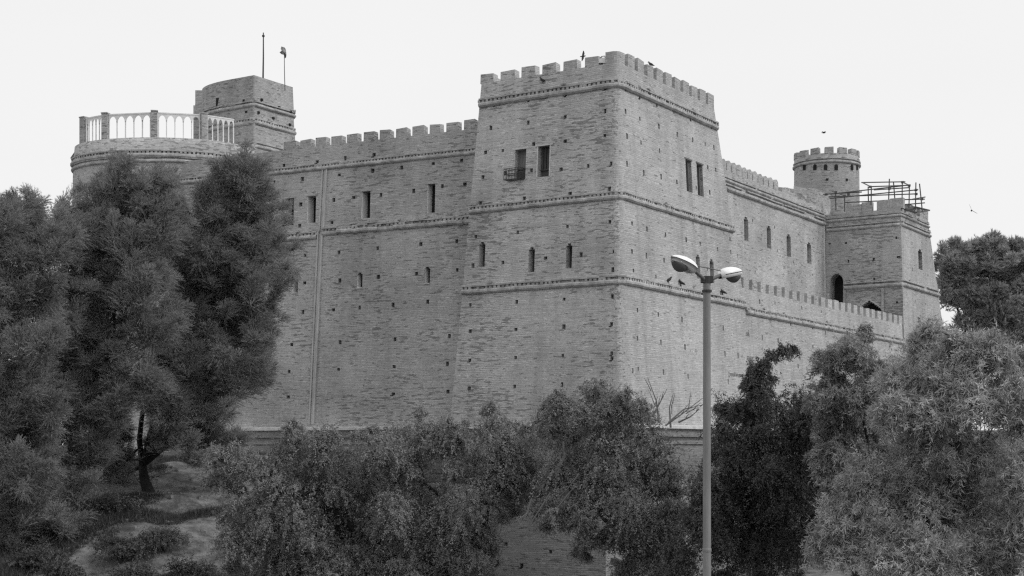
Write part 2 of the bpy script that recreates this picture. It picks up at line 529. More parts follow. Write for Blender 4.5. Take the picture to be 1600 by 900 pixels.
# cornices
def tpath(zL_, left_over=0.0, zfun=None):
    z = zL_
    path = []
    nl = -W; nr = -U
    a0, a1 = aL_L(z), aR_L(z)
    for i in range(8): path.append((fL.point(a0 + (a1 - a0) * i / 8, z), nl))
    path += arc(z)
    a0, a1 = aL_R(z), aR_R(z)
    for i in range(1, 9): path.append((fR.point(a0 + (a1 - a0) * i / 8, z), nr))
    return path
for py, s in ((129, 1.15), (303, 1.05), (434, 1.15)):
    z = fL.uv(930, py + (3 if py == 129 else 3))[1]
    cornice(tpath(z), M['cornice'], tower, s)
# merlons
for a0, a1 in ((751, 772), (783, 804.5), (815, 836.5), (847, 869), (880, 901.5), (914, 934.5)):
    x0, _ = fL.uv(a0, 110); x1, _ = fL.uv(a1, 110)
    merlon(fL.point((x0 + x1) / 2, zc), fL.d, W, x1 - x0, .57, M['brick_front'], tower)
xa = fL.uv(946, 100)[0]; ca = KL * (zc - ZL)
cm = MB()      # the corner merlon follows the corner
lo = [fL.point(xa, zc)] + [p for p, n in arc(zc)[2:7:2]] + [fR.point(aL_R(zc) + .35, zc), fR.point(aL_R(zc) + .35, zc) + U * .5, fL.point(xa, zc) + W * .5]
cm.hexa(lo, [p + UP * .66 for p in lo], bottom=False)
cm.build('merlon', M['brick_front'], tower)
nR = 10
aS = aL_R(zc) + 1.15; aE = aR_R(zc) - .42
for i in range(nR):
    a = aS + (aE - aS) * i / (nR - 1)
    merlon(fR.point(a, zc), W, U, .82, .74, M['brick_side'], tower)
# low back parapet merlons seen through the gaps
for i in range(6):
    p = b1[0].lerp(b1[n - 1], (i + .5) / 6)
    merlon(p, W, -U, .8, .5, M['brick_front'], tower)
# windows of the tower
w = plate('window', fL, winL1, M['wood'], tower, label='grey wooden shutter with a crossbar')
mb = MB()
a0, a1, z0, z1 = winL1[:4]
mb.box(fL.point(a0, z0 + .62, .27), fL.d * (a1 - a0), W * .05, UP * .06)
mb.box(fL.point(a0, z0, .24), fL.d * (a1 - a0), W * .08, UP * .5)
mb.build('crossbar', M['wood_dark'], tower)
mb = MB()
mb.box(fL.point(a0 - .05, z1 + .004, -.05), fL.d * (a1 - a0 + .1), W * .12, UP * .07)
mb.build('lintel', M['frame'], tower)
mb = MB()      # wire cage hung under the window
cz0, cz1 = z0 - .02, z0 + .62
ca0, ca1 = a0 - .42, a1 - .05
for dz in (cz0, (cz0 + cz1) / 2, cz1):
    q = [fL.point(ca0, dz, -.04), fL.point(ca1, dz, -.04), fL.point(ca1, dz, -.5), fL.point(ca0, dz, -.5)]
    mb.tube(q + [q[0]], .022, 5)
for i in range(7):
    a = ca0 + (ca1 - ca0) * i / 6
    mb.tube([fL.point(a, cz0, -.5), fL.point(a, cz1, -.5)], .014, 4)
for i in range(4):
    dd = -.04 - .46 * i / 3
    mb.tube([fL.point(ca0, cz0, dd), fL.point(ca0, cz1, dd)], .014, 4)
    mb.tube([fL.point(ca0, cz0, dd), fL.point(ca1, cz0, dd)], .014, 4)
mb.build('window_cage', M['iron'], tower)
plate('window', fL, winL2, M['wood_dark'], tower, label='dark wooden window in a pale frame')
a0, a1, z0, z1 = winL2[:4]
mb = MB()
fw = .075
mb.box(fL.point(a0 - fw, z0, -.03), fL.d * fw * .97, W * .1, fL.point(0, z1) - fL.point(0, z0))
mb.box(fL.point(a1 + .002, z0, -.03), fL.d * fw, W * .1, fL.point(0, z1) - fL.point(0, z0))
mb.box(fL.point(a0 - fw * 2.6, z1 + .004, -.05), fL.d * (a1 - a0 + fw * 5.2), W * .12, UP * .085)
mb.build('window_frame', M['frame'], tower)
mb = MB()
for i in range(4):
    a = a0 + (a1 - a0) * (i + .5) / 4
    mb.box(fL.point(a - .06, z0 + .5, .33), fL.d * .12, W * .04, fL.point(0, z1 - .05) - fL.point(0, z0 + .5))
mb.box(fL.point(a0, z0 + .42, .3), fL.d * (a1 - a0), W * .07, UP * .07)
mb.build('shutter', M['wood_dark'], tower)
for h in winR:
    plate('window', fR, h, M['dark'], tower, label='tall dark window on the side face')
    a0, a1, z0, z1 = h[:4]
    mb = MB()
    mb.box(fR.point(a1 - .28, z0 + .05, .1), fR.d * .06, U * .3, fR.point(0, z1 - .1) - fR.point(0, z0 + .1))
    mb.box(fR.point(a0 - .1, z1 + .004, -.04), fR.d * (a1 - a0 + .2), U * .1, UP * .09)
    mb.build('window_frame', M['wood'], tower)
for st in slL: plate('loophole', fL, [st[0][0], st[0][1], st[0][2], st[1][3], .45], M['slit'], tower)
for st in slR: plate('loophole', fR, [st[0][0], st[0][1], st[0][2], st[1][3], .4], M['slit'], tower)

# ---------------- left curtain wall
uC = V2(-4500, 2285).normalized(); nC = V2(uC.y, -uC.x).normalized()
inC = nC if nC.y > 0 else -nC
fC = Face(V2(-3.69, 88.7), -uC, inC, .04)
A2 = (380, 180, .2888); A8 = (360, 420, .311)
zcC = fC.uv(600, 217)[1]
print('curtain crenel z', zcC)
holesC = putlog(fC, z3([(320,345),(519,323),(700,301),(857,283),(1028,262),(1181,244),(311,483),(490,459),(597,446),(745,431),(922,410),(1077,384),(1199,373),(480,581),(305,598),(160,494),(335,757),(518,741),(727,720),(961,697),(1155,682),(523,893),(730,873),(937,857),(1158,837),(167,362),(552,233),(400,252),(708,214),(220,272)], *A2)
      + z3([(196,88),(373,71),(549,61),(743,40),(193,227),(364,217),(517,206),(649,195),(817,181),(991,166),(308,381),(551,369),(827,354),(1100,338),(295,516),(543,505),(822,491),(1090,477),(290,644),(818,629),(1093,617),(101,391)], *A8), .21, .22)
winC = [rect(fC, 452, 331, 14, 42, .75), rect(fC, 486.5, 327.5, 14, 42, .75), rect(fC, 571.5, 320, 14, 42, .7), rect(fC, 673.5, 310, 12.5, 45, .6)]
slC = [stepped(fC, x, y, 8.5, h, .5) for x, y, h in ((461, 447, 24), (562, 438, 26), (667.5, 430, 28))]
hc = clean(holesC + winC + [r for s in slC for r in s])
cw = MB()
aCL, aCR = -23.0, 4.0
build_face(cw, fC, ZB, zcC, lambda z: aCL, lambda z: aCR, hc, 120.0)
t0, t1 = fC.point(aCL, zcC), fC.point(aCR, zcC)
cw.poly([t0, t1, t1 + inC * .8, t0 + inC * .8])
cw.poly([t0 + inC * .8, t1 + inC * .8, (t1 + inC * .8) - UP * 25, (t0 + inC * .8) - UP * 25])
curtain = cw.build('curtain_wall', M['brick_curtain'], castle)
curtain['label'] = 'front curtain wall between the square tower and the terrace tower'
def straight(f, a0, a1, z, out):
    return [(f.point(a0 + (a1 - a0) * i / 10, z), out) for i in range(11)]
zt = fC.uv(580, 251)[1]; zm = fC.uv(575, 354)[1]
cornice(straight(fC, aCL, 2.5, zt, -inC), M['cornice'], curtain, .95)
aP = fC.uv(500, 350)[0]
cornice(straight(fC, aCL, aP - .22, zm - .22, -inC), M['cornice'], curtain, 1.1, miss=.15, ragged=.04)
cornice(straight(fC, aP + .22, 2.5, zm, -inC), M['cornice'], curtain, 1.15, miss=.2, ragged=.05)
for c0, c1 in ((218,290),(305,372),(389,453),(473,538),(557,622),(647,714),(734,799),(822,889),(911,981),(1003,1070),(1094,1165),(1188,1258)):
    x0, _ = fC.uv(380 + c0 * .2888, 215); x1, _ = fC.uv(380 + c1 * .2888, 215)
    merlon(fC.point((x0 + x1) / 2, zcC), fC.d, inC, x1 - x0 - .1, .56, M['brick_curtain'], curtain)
for k, h in enumerate(winC):
    plate('window', fC, h, M['dark'], curtain)
    a0, a1, z0, z1 = h[:4]
    mb = MB(); mb.box(fC.point(a0 - .12, z1 + .004, -.03), fC.d * (a1 - a0 + .24), inC * .2, UP * .07)
    mb.build('lintel', M['cornice'], curtain)
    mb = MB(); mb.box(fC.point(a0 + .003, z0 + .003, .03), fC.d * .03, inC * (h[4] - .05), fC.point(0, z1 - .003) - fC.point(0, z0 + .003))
    mb.build('jamb', M['lit_plaster'], curtain)  # left jamb only: pale liner stands in for light the sun misses
for st in slC:
    plate('loophole', fC, [st[0][0], st[0][1], st[0][2], st[1][3], .5], M['slit'], curtain)
    mb = MB(); mb.box(fC.point(st[0][0], st[0][2] + .003, -.05), fC.d * (st[0][1] - st[0][0]) * .98, inC * .5, UP * .07); mb.build('sill', M['stone'], curtain)
    mb = MB(); mb.box(fC.point(st[0][0] + .003, st[0][2] + .075, .03), fC.d * .02, inC * .42, fC.point(0, st[0][3] - .003) - fC.point(0, st[0][2] + .075)); mb.build('jamb', M['lit_plaster'], curtain)
# rain chute down the wall
mb = MB()
def chute(px0, py0, px1, py1):
    a0, z0 = fC.uv(px0, py0); a1, z1 = fC.uv(px1, py1)
    for da, w_, dp in ((-.17, .09, .10), (.0, .16, .03), (.15, .09, .10)):
        lo = [fC.point(a0 + da - w_ / 2, z0, -dp), fC.point(a0 + da + w_ / 2, z0, -dp), fC.point(a0 + da + w_ / 2, z0, .1), fC.point(a0 + da - w_ / 2, z0, .1)]
        hi = [fC.point(a1 + da - w_ / 2, z1, -dp), fC.point(a1 + da + w_ / 2, z1, -dp), fC.point(a1 + da + w_ / 2, z1, .1), fC.point(a1 + da - w_ / 2, z1, .1)]
        mb.hexa(lo, hi)
chute(503, 361, 508.5, 262); chute(487.5, 663, 501.5, 362)
mb.build('rain_chute', M['chute'], curtain)

# ---------------- plinth with a coping all along the foot of the walls
pl = MB()
def pl_pts(off, z):
    a = fC.point(aCL, z, -off)
    b = fC.point(fC.uv(712, 664)[0], z, -off)
    tl = V2(fL.point(aL_L(ZL), z).x, fL.point(aL_L(ZL), z).y, z) + (-W) * off + U * off * .6
    # where the curtain plinth meets the tower plinth
    c = V2(C0.x, C0.y, z) + (-W) * off
    d = V2(C0.x, C0.y, z) + (-U) * off
    e = d + W * 52
    return [a, b, tl, c + U * RC_, V2(C0.x, C0.y, z) + (-W - U) * off * .75 + (U + W) * RC_ * .3, d + W * RC_, e]
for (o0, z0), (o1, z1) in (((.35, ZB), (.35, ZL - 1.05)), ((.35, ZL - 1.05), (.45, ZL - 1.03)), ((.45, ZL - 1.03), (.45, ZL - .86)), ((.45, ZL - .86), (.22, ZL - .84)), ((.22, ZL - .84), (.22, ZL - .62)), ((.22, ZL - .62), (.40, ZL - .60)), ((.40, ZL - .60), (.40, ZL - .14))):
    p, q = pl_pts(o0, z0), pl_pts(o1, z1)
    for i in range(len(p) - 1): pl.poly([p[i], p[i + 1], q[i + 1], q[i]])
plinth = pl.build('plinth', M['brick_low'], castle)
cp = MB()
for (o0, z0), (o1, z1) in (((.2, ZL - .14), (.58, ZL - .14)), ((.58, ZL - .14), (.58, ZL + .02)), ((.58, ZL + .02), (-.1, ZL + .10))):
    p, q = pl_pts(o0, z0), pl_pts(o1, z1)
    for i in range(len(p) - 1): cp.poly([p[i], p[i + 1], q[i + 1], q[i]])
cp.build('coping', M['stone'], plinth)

# ---------------- right curtain wall, set back behind the outer wall
D = 7.0
fK = Face(C0 + U * D, W, U, .02)
zcK = fK.uv(1180, 283)[1]; zcK = fK.uv(1150, 272)[1]
zkc = fK.uv(1210, 318)[1]
aK0 = fK.uv(1100, 350)[0]; aK1 = fK.uv(1289, 400)[0]
print('right curtain', zcK, zkc, aK0, aK1)
A5 = (1100, 180, .2888); A6 = (1120, 380, .2888)
slK = [stepped(fK, x, y, 6.5, h, .4) for x, y, h in ((1166, 357, 38), (1201.5, 370, 36), (1232.5, 383, 36), (1264.5, 395, 34))]
hk = putlog(fK, [(1176, 345), (1189, 374), (1215, 392), (1247, 366), (1150, 320), (1225, 418), (1253, 440), (1275, 372), (1180, 425), (1210, 355), (1240, 410), (1152, 400), (1270, 430)], .16, .2)
hk = clean(hk + [r for s in slK for r in s])
kw = MB()
build_face(kw, fK, 0, zcK, lambda z: aK0 - 12, lambda z: aK1 + 1.0, hk, 200.0)
t0, t1 = fK.point(aK0 - 12, zcK), fK.point(aK1 + 1, zcK)
kw.poly([t0, t1, t1 + U * .8, t0 + U * .8]); kw.poly([t0 + U * .8, t1 + U * .8, t1 + U * .8 - UP * 18, t0 + U * .8 - UP * 18])
kcur = kw.build('curtain_wall', M['brick_pale'], castle)
kcur['label'] = 'side curtain wall behind the low outer wall, with rounded merlons'
cornice(straight(fK, aK0 - 5, aK1 - .1, zkc, -U), M['cornice'], kcur, 1.2, teeth=False)
cornice(straight(fK, aK0 - 5, aK1 - .1, zkc + .55, -U), M['cornice'], kcur, .9, teeth=False)
for i in range(12):
    px = 1118 + i * 8.2
    a = fK.uv(px + 5, 275 + i * 3)[0]
    merlon(fK.point(a, zcK), W, U, .85, .80, M['brick_pale'], kcur, round_top=True)
# ruined, uneven stretch of parapet further back
mb = MB()
aa = fK.uv(1222, 300)[0]
while aa < aK1 - .3:
    wd = random.uniform(.5, 1.1)
    hh = random.uniform(.25, .55)
    mb.box(fK.point(aa, zcK), W * wd, U * .6, UP * hh, bottom=False); aa += wd + .004
mb.build('broken_parapet', M['brick_rough'], kcur)
for st in slK: plate('loophole', fK, [st[0][0], st[0][1], st[0][2], st[1][3], .4], M['slit'], kcur)
# white corner strip where it meets the bastion
mb = MB(); mb.box(fK.point(aK1 - .32, 6, -.06), W * .22, U * .2, fK.point(0, zkc - .3) - fK.point(0, 6)); mb.build('corner_strip', M['stone'], kcur)

# ---------------- outer wall in line with the tower's side face
fO = Face(C0, W, U, KR)
zO = fO.uv(1280, 487)[1]; zOc = fO.uv(1275, 506)[1]
zO = fO.uv(1164, 451)[1]; zOc = fO.uv(1275, 505)[1]
aO0, aO1 = 13.0, 50.5
print('outer wall', zO, zOc)
ho = putlog(fO, z3([(160,490),(170,478),(246,508),(332,526),(165,622),(65,710),(145,758),(232,316),(315,325),(400,440),(520,450),(565,370),(742,455),(460,350),(520,560),(440,665)], *A6) + [(1290,520),(1330,540),(1250,560)], .17, .24)
ow = MB()
build_face(ow, fO, ZB, zO, aR_R, lambda z: aO1, ho, 300.0)
t0, t1 = fO.point(aO0, zO), fO.point(aO1, zO)
ow.poly([t0, t1, t1 + U * .6, t0 + U * .6]); ow.poly([t0 + U * .6, t1 + U * .6, t1 + U * .6 - UP * 3, t0 + U * .6 - UP * 3])
outer = ow.build('outer_wall', M['brick_side'], castle)
outer['label'] = 'low crenellated outer wall running back from the square tower'
cornice(straight(fO, aR_R(zOc) + .05, aO1, zOc, -U), M['cornice'], outer, 1.1)
tcur = [fO.uv(1162, 445)[0], fO.uv(1413, 500)[0]]
NM = 24
for i in range(NM):
    a = tcur[0] + .4 + (tcur[1] - tcur[0]) * i / NM
    merlon(fO.point(a, zO), W, U, .85, .70, M['brick_pale'], outer, dep=.42)
# walk behind the outer wall
wk = MB()
q = [fO.point(aO0, zO - 1.2, .6), fO.point(aO1, zO - 1.2, .6), fK.point(aO1, zO - 1.2), fK.point(aO0, zO - 1.2)]
wk.poly(q); wk.build('wall_walk', M['roof'], outer)

# ---------------- bastion at the far end with scaffolding on top
EB = fK.point(aK1, 10.0)                     # where it leaves the curtain
EB = V2(EB.x, EB.y)
fB = Face(EB, -U, W, .03, 14.0)
LBt = fB.uv(1411, 345)[0]
fBR = Face(EB - U * LBt, W, U, .035, 14.0)
zb = fB.uv(1412, 325)[1]; zbc = fB.uv(1410, 347)[1]; zbl = fB.uv(1413, 440)[1]
print('bastion', LBt, zb, zbc, zbl)
cornerL = lambda z: LBt - .035 * (z - 14.0)
door = []
a0, a1 = fB.uv(1296.5, 440)[0], fB.uv(1317.5, 440)[0]
zt_ = fB.uv(1307, 428)[1]; zsp = fB.uv(1307, 441)[1]; zbt = zO - 1.2
cm_ = (a0 + a1) / 2; hw = (a1 - a0) / 2
door.append([a0, a1, zbt, zsp, 1.2, None])
NA = 8
for i in range(NA):
    y0, y1 = i / NA, (i + 1) / NA
    ww = hw * math.sqrt(max(0, 1 - ((y0 + y1) / 2) ** 2))
    door.append([cm_ - ww, cm_ + ww, zsp + (zt_ - zsp) * y0 - .001, zsp + (zt_ - zsp) * y1, 1.2, None])
gate = []
g0, g1 = fB.uv(1335, 486)[0], fB.uv(1381, 486)[0]
gt = fB.uv(1357, 470)[1]; gs = fB.uv(1357, 489)[1]
gm = (g0 + g1) / 2; ghw = (g1 - g0) / 2
gate.append([g0, g1, zbt, gs, 1.2, None])
for i in range(NA):
    y0, y1 = i / NA, (i + 1) / NA
    ww = ghw * (1 - ((y0 + y1) / 2) ** 1.25)
    gate.append([gm - ww, gm + ww, gs + (gt - gs) * y0 - .001, gs + (gt - gs) * y1, 1.2, None])
hb = putlog(fB, z3([(768,692),(1040,663),(918,779),(1058,768),(680,695),(700,620)], *A5) + z3([(712,98),(849,87),(718,205),(851,193),(975,320),(980,75)], *A6), .2, .2)
hb = clean(hb + door + gate)
slB = stepped(fBR, 1438, 405, 6, 32, .35)
hbr = clean(putlog(fBR, [(1425, 380), (1426, 420), (1447, 372), (1450, 430), (1430, 470), (1446, 475), (1455, 402)], .15, .2) + slB)
bw = MB()
rb = fBR.uv(1469, 480); rt = fBR.uv(1451, 352)
aBR = lin(rb[1], rb[0], rt[1], rt[0])
build_face(bw, fB, 0, zb, lambda z: -2.0, cornerL, hb, 400.0)
build_face(bw, fBR, 0, zb, lambda z: .03 * (z - 14.0), aBR, hbr, 440.0)
def bplan(z):
    p1 = fB.point(cornerL(z), z); p2 = fBR.point(aBR(z), z); p0 = fB.point(-2, z)
    return [p0, p1, p2, p2 + (p0 - p1)]
q0, q1 = bplan(0), bplan(zb)
bw.poly([q0[2], q0[3], q1[3], q1[2]]); bw.poly([q0[3], q0[0], q1[0], q1[3]])
bw.poly([p - UP * .01 for p in q1])
bast = bw.build('bastion', M['brick_rough'], castle)
bast['label'] = 'far square bastion with two dark arched openings and scaffolding on its roof'
bast.data.materials.append(M['brick_side'])
for p in bast.data.polygons:
    if p.normal.dot(-U) > .8: p.material_index = 1
def bpath(z, st=0.0):
    r = [(fB.point(st + (cornerL(z) - st) * i / 8, z), -W) for i in range(8)]
    c = fB.point(cornerL(z), z)
    r += [(c - (-U) * .02, -W), (c, (-W - U).normalized()), (c + W * .02, -U)]
    r += [(fBR.point(.03 * (z - 14) + (aBR(z) - .03 * (z - 14)) * i / 8, z), -U) for i in range(1, 9)]
    return r
cornice(bpath(zbc), M['cornice'], bast, 1.0, teeth=False); cornice(bpath(zbc + .75), M['cornice'], bast, .8, teeth=False)
cornice(bpath(zbl, fB.uv(1320, 450)[0]), M['cornice'], bast, 1.25, teeth=False)
for nm, h, mat in (('doorway', [a0, a1, zbt, zt_, 1.2], 'dark'), ('archway', [g0, g1, zbt, gt, 1.2], 'dark')):
    plate(nm, fB, h, M[mat], bast)
plate('loophole', fBR, [slB[0][0], slB[0][1], slB[0][2], slB[1][3], .35], M['slit'], bast)
mb = MB()      # raised brick panel round the archway, pale arch ring
pa0, pa1 = fB.uv(1322, 470)[0], fB.uv(1378, 470)[0]
pz = fB.uv(1350, 452)[1]
mb.box(fB.point(pa0 - .2, zbt, -.05), fB.d * .2, W * .1, UP * (pz - zbt)); mb.build('panel_strip', M['brick_far'], bast)
mb = MB(); mb.box(fB.point(pa1, zbt, -.05), fB.d * .2, W * .1, UP * (pz - zbt))
mb.build('panel_strip', M['brick_far'], bast)
mb = MB()
pts = []
for i in range(17):
    y = 1 - abs(i - 8) / 8
    ww = ghw * (1 - y ** 1.25)
    pts.append(fB.point(gm + (ww if i > 8 else -ww), gs + (gt - gs) * y + .06, -.02))
for p, q in zip(pts, pts[1:]):
    d = q - p
    mb.box(p, d, W * .1, Vector((0, 0, .1)))
mb.build('arch_ring', M['stone'], bast)
mb = MB()
pts = [fB.point(cm_ - hw * 1.08 * math.cos(math.pi * i / 14), zsp + (zt_ - zsp) * 1.08 * math.sin(math.pi * i / 14) + .03, -.02) for i in range(15)]
for p, q in zip(pts, pts[1:]):
    mb.box(p, q - p, W * .1, (UP if abs((q - p).x) > .04 else fB.d) * .09)
mb.build('arch_ring', M['cornice'], bast)
# parapet blocks on the bastion
def pblock(f, p0, p1, ytop, inw, ref):
    x0 = f.uv(p0, ref)[0]; x1 = f.uv(p1, ref)[0]
    zt2 = f.uv((p0 + p1) / 2, ytop)[1]
    mb = MB(); o = f.point(x0, zb); mb.box(o, f.d * (x1 - x0), inw * .5, UP * max(.15, zt2 - zb), bottom=False)
    mb.build('merlon', M['brick_rough'], bast)
pblock(fB, 1322, 1346, 320, W, 330); pblock(fB, 1346.3, 1362, 316, W, 325); pblock(fB, 1370, 1390, 312.5, W, 325); pblock(fB, 1390.2, 1411, 309.5, W, 325)
pblock(fBR, 1420, 1432, 321, U, 330); pblock(fBR, 1437, 1446, 326, U, 335); pblock(fBR, 1446.2, 1450, 330, U, 335)

# scaffolding
scaf = thing('scaffolding', at(1385, 325, 126), 'steel tube scaffolding standing on the roof of the far bastion', 'scaffolding')
S = .1444
def spt(x, y, Y): return at(1260 + x * S, 270 + y * S, Y)
tubes = [((595,105),128,(1070,97),128),((690,150),124.5,(1120,135),124.5),((730,185),124.5,(1120,160),124.5),((350,220),126,(1050,140),125.5),((180,233),127,(600,208),126),
 ((240,260),126,(1190,228),125.5),((250,278),125,(1210,183),125),((410,322),126,(1060,292),126),((1060,290),125,(1280,285),126),((1060,345),125,(1280,325),126),
 ((315,205),126,(320,400),126),((412,245),124.8,(415,420),124.8),((668,150),126.5,(672,350),126.5),((703,150),124.5,(700,350),124.5),((898,65),125.2,(890,300),125.2),
 ((942,95),126,(960,320),126),((1038,100),128,(1035,300),128),((1115,130),124.7,(1110,380),124.7),((1185,105),126,(1180,400),126),((1224,118),125,(1255,420),125),
 ((605,105),128,(705,155),124.5),((1038,100),128,(1118,138),124.5),((275,195),127,(325,217),126),((355,225),126,(415,248),124.8),((1150,285),125,(1285,262),126.5)]
for p, Yp, q, Yq in tubes:
    mb = MB(); mb.tube([spt(*p, Yp), spt(*q, Yq)], .05, 6); mb.build('scaffold_tube', M['steel'], scaf)
mb = MB()
for x, y, Y in ((690,152,124.5),(1040,102,128),(1112,138,124.6),(898,172,125.1),(1185,186,125.2),(1188,230,125.4),(412,248,124.8),(318,210,126),(1250,285,125.4),(455,232,125.8),(215,234,127)):
    mb.cbox(spt(x, y, Y), Vector((.2, 0, 0)), Vector((0, .2, 0)), Vector((0, 0, .18)))
mb.build('coupler', M['steel'], scaf)
mb = MB()
c = [spt(1070, 402, 124.2), spt(1180, 380, 126.5), spt(1325, 415, 126.5), spt(1185, 440, 124.2)]
for i in range(4):
    p, q = c[i], c[(i + 1) % 4]
    d = (q - p).normalized(); s = UP.cross(d)
    mb.box(p - s * .12, q - p, s * .24, UP * .12)
mb.build('platform_frame', M['steel'], scaf)

# ---------------- far round tower
def ellp(cx, cy, rx, ry, z, n, a0=0.0, a1=2 * math.pi):
    out = []
    for i in range(n + 1):
        t = a0 + (a1 - a0) * i / n
        p = V2(cx + rx * math.cos(t), cy + ry * math.sin(t), z)
        nn = V2(math.cos(t) / rx, math.sin(t) / ry).normalized()
        out.append((p, nn))
    return out
def drum_angle(cx, cy, rx, ry, px):
    best = None
    for i in range(721):
        t = -math.pi / 2 + (i - 360) / 360 * math.pi / 2 * 1.15
        x, y = cx + rx * math.cos(t), cy + ry * math.sin(t)
        e = abs(800 + F * x / y - px)
        nx, ny = math.cos(t) / rx, math.sin(t) / ry
        if nx * x + ny * y < .02 * math.hypot(x, y) * math.hypot(nx, ny) and (best is None or e < best[0]): best = (e, t)
    return best[1]
def drum(mb, cx, cy, rings, n=48, uo=0.0, uneven=0.0):
    """rings: (z, rx, ry)"""
    for (z0, rx0, ry0), (z1, rx1, ry1) in zip(rings, rings[1:]):
        p0 = ellp(cx, cy, rx0, ry0, z0, n); p1 = ellp(cx, cy, rx1, ry1, z1, n)
        for i in range(n):
            s0, s1 = i / n * 2 * math.pi * rx0 + uo, (i + 1) / n * 2 * math.pi * rx0 + uo
            mb.poly([p0[i][0], p0[i + 1][0], p1[i + 1][0], p1[i][0]], [(s0, z0), (s1, z0), (s1, z1), (s0, z1)], abs(z1 - z0) > .3)
RX, RY = (1291.5 - 800) / F * 140, 140.0
zf0 = (HZ - 249) / F * 137; zf1 = (HZ - 239) / F * 137; zft = (HZ - 231) / F * 137
mb = MB()
drum(mb, RX, RY, [(0, 3.3, 3.3), (zf0, 3.05, 3.05), (zf1, 3.05, 3.05), (zf1, 2.5, 2.5), (zf1 - .8, 2.5, 2.5), (zf1 - .8, .01, .01)])
far = mb.build('round_tower', M['brick_far'], castle, weld=True)
far['label'] = 'far round tower with small arched windows under its crown of merlons'
mbp = ellp(RX, RY, 3.05, 3.05, zf0, 40)
cornice(mbp, M['cornice'], far, 1.0, teeth=False)
for i in range(14):
    t = 2 * math.pi * (i + .2) / 14
    nn = V2(math.cos(t), math.sin(t)); p = V2(RX, RY, zf1) + nn * 3.06
    merlon(p, UP.cross(nn), -nn, .82, .55, M['brick_far'], far, dep=.45)
for px in (1257, 1273.5, 1290, 1306.5, 1331, 1339):
    t_ = drum_angle(RX, RY, 3.06, 3.06, px)
    nn = V2(math.cos(t_), math.sin(t_)); tt = UP.cross(nn)
    z = (HZ - 261) / F * (RY + 3.06 * math.sin(t_))
    mb = MB()
    k = 6; w_, h_ = .16, .27
    prof = [(-w_, -h_)] + [(-w_ * math.cos(math.pi * i / k), .08 + w_ * 1.1 * math.sin(math.pi * i / k)) for i in range(k + 1)] + [(w_, -h_)]
    c = V2(RX, RY, z) + nn * 3.12
    mb.hexa([c - nn * .3 + tt * a + UP * b for a, b in prof], [c + tt * a + UP * b for a, b in prof])
    mb.build('window', M['dark'], far)
for x, y in ((667, 348), (773, 347)):
    px, py = 1100 + x * .2888, 180 + y * .2888
    t_ = drum_angle(RX, RY, 3.08, 3.08, px); nn = V2(math.cos(t_), math.sin(t_))
    mb = MB(); mb.cbox(V2(RX, RY, (HZ - py) / F * 137) + nn * 3.08, UP.cross(nn) * .2, nn * .1, UP * .2); mb.build('putlog_hole', M['dark'], far)
# stair head beside the round tower
mb = MB()
p = at(1231, 318, 131); p2 = at(1272, 318, 131)
for (x0, x1, yt, Y0, Y1) in ((1216, 1240, 292, 130, 134), (1240, 1273, 291, 130, 136)):
    lo = [at(x0, 360, Y0), at(x1, 360, Y0 + 1), at(x1, 360, Y0 + 1) + W * 4, at(x0, 360, Y0) + W * 4]
    zz_ = (HZ - yt) / F * Y0
    lo = [V2(q.x, q.y, 12) for q in lo]
    mb.hexa(lo, [V2(q.x, q.y, zz_) for q in lo])
mb.build('stair_head', M['brick_far'], far)

# ---------------- terrace tower on the left with an arcaded railing
TX, TY, TR, TE = (258 - 800) / F * 103, 103.0, 6.35, 4.3
zt0 = (HZ - 240) / F * 98.7; zt1 = (HZ - 214) / F * 98.7
mb = MB()
drum(mb, TX, TY, [(-2, TR + .5, TE + .5), (zt0, TR, TE), (zt1, TR - .1, TE - .1), (zt1, TR - .8, TE - .8), (zt1 - .5, TR - .8, TE - .8), (zt1 - .5, .01, .01)], 72, 500.0)
terr = mb.build('terrace_tower', M['brick_curtain'], castle, weld=True)
terr['label'] = 'broad round tower on the left carrying a railed roof terrace'
cornice(ellp(TX, TY, TR, TE, zt0 + .1, 72), M['cornice'], terr, 1.1)
cornice(ellp(TX, TY, TR, TE, zt0 - .32, 72), M['cornice'], terr, .9, teeth=False)
for x, y in ((483, 832), (663, 838)):
    px, py = 80 + x * .2888, 20 + y * .2888
    th = math.asin((px - 258) / F * 101 / TR); q = V2(TX + TR * math.sin(th), TY - TE * math.cos(th), (HZ - py) / F * 98.7)
    mb = MB(); mb.cbox(q, V2(.22, 0), V2(0, .25), UP * .22); mb.build('putlog_hole', M['dark'], terr)
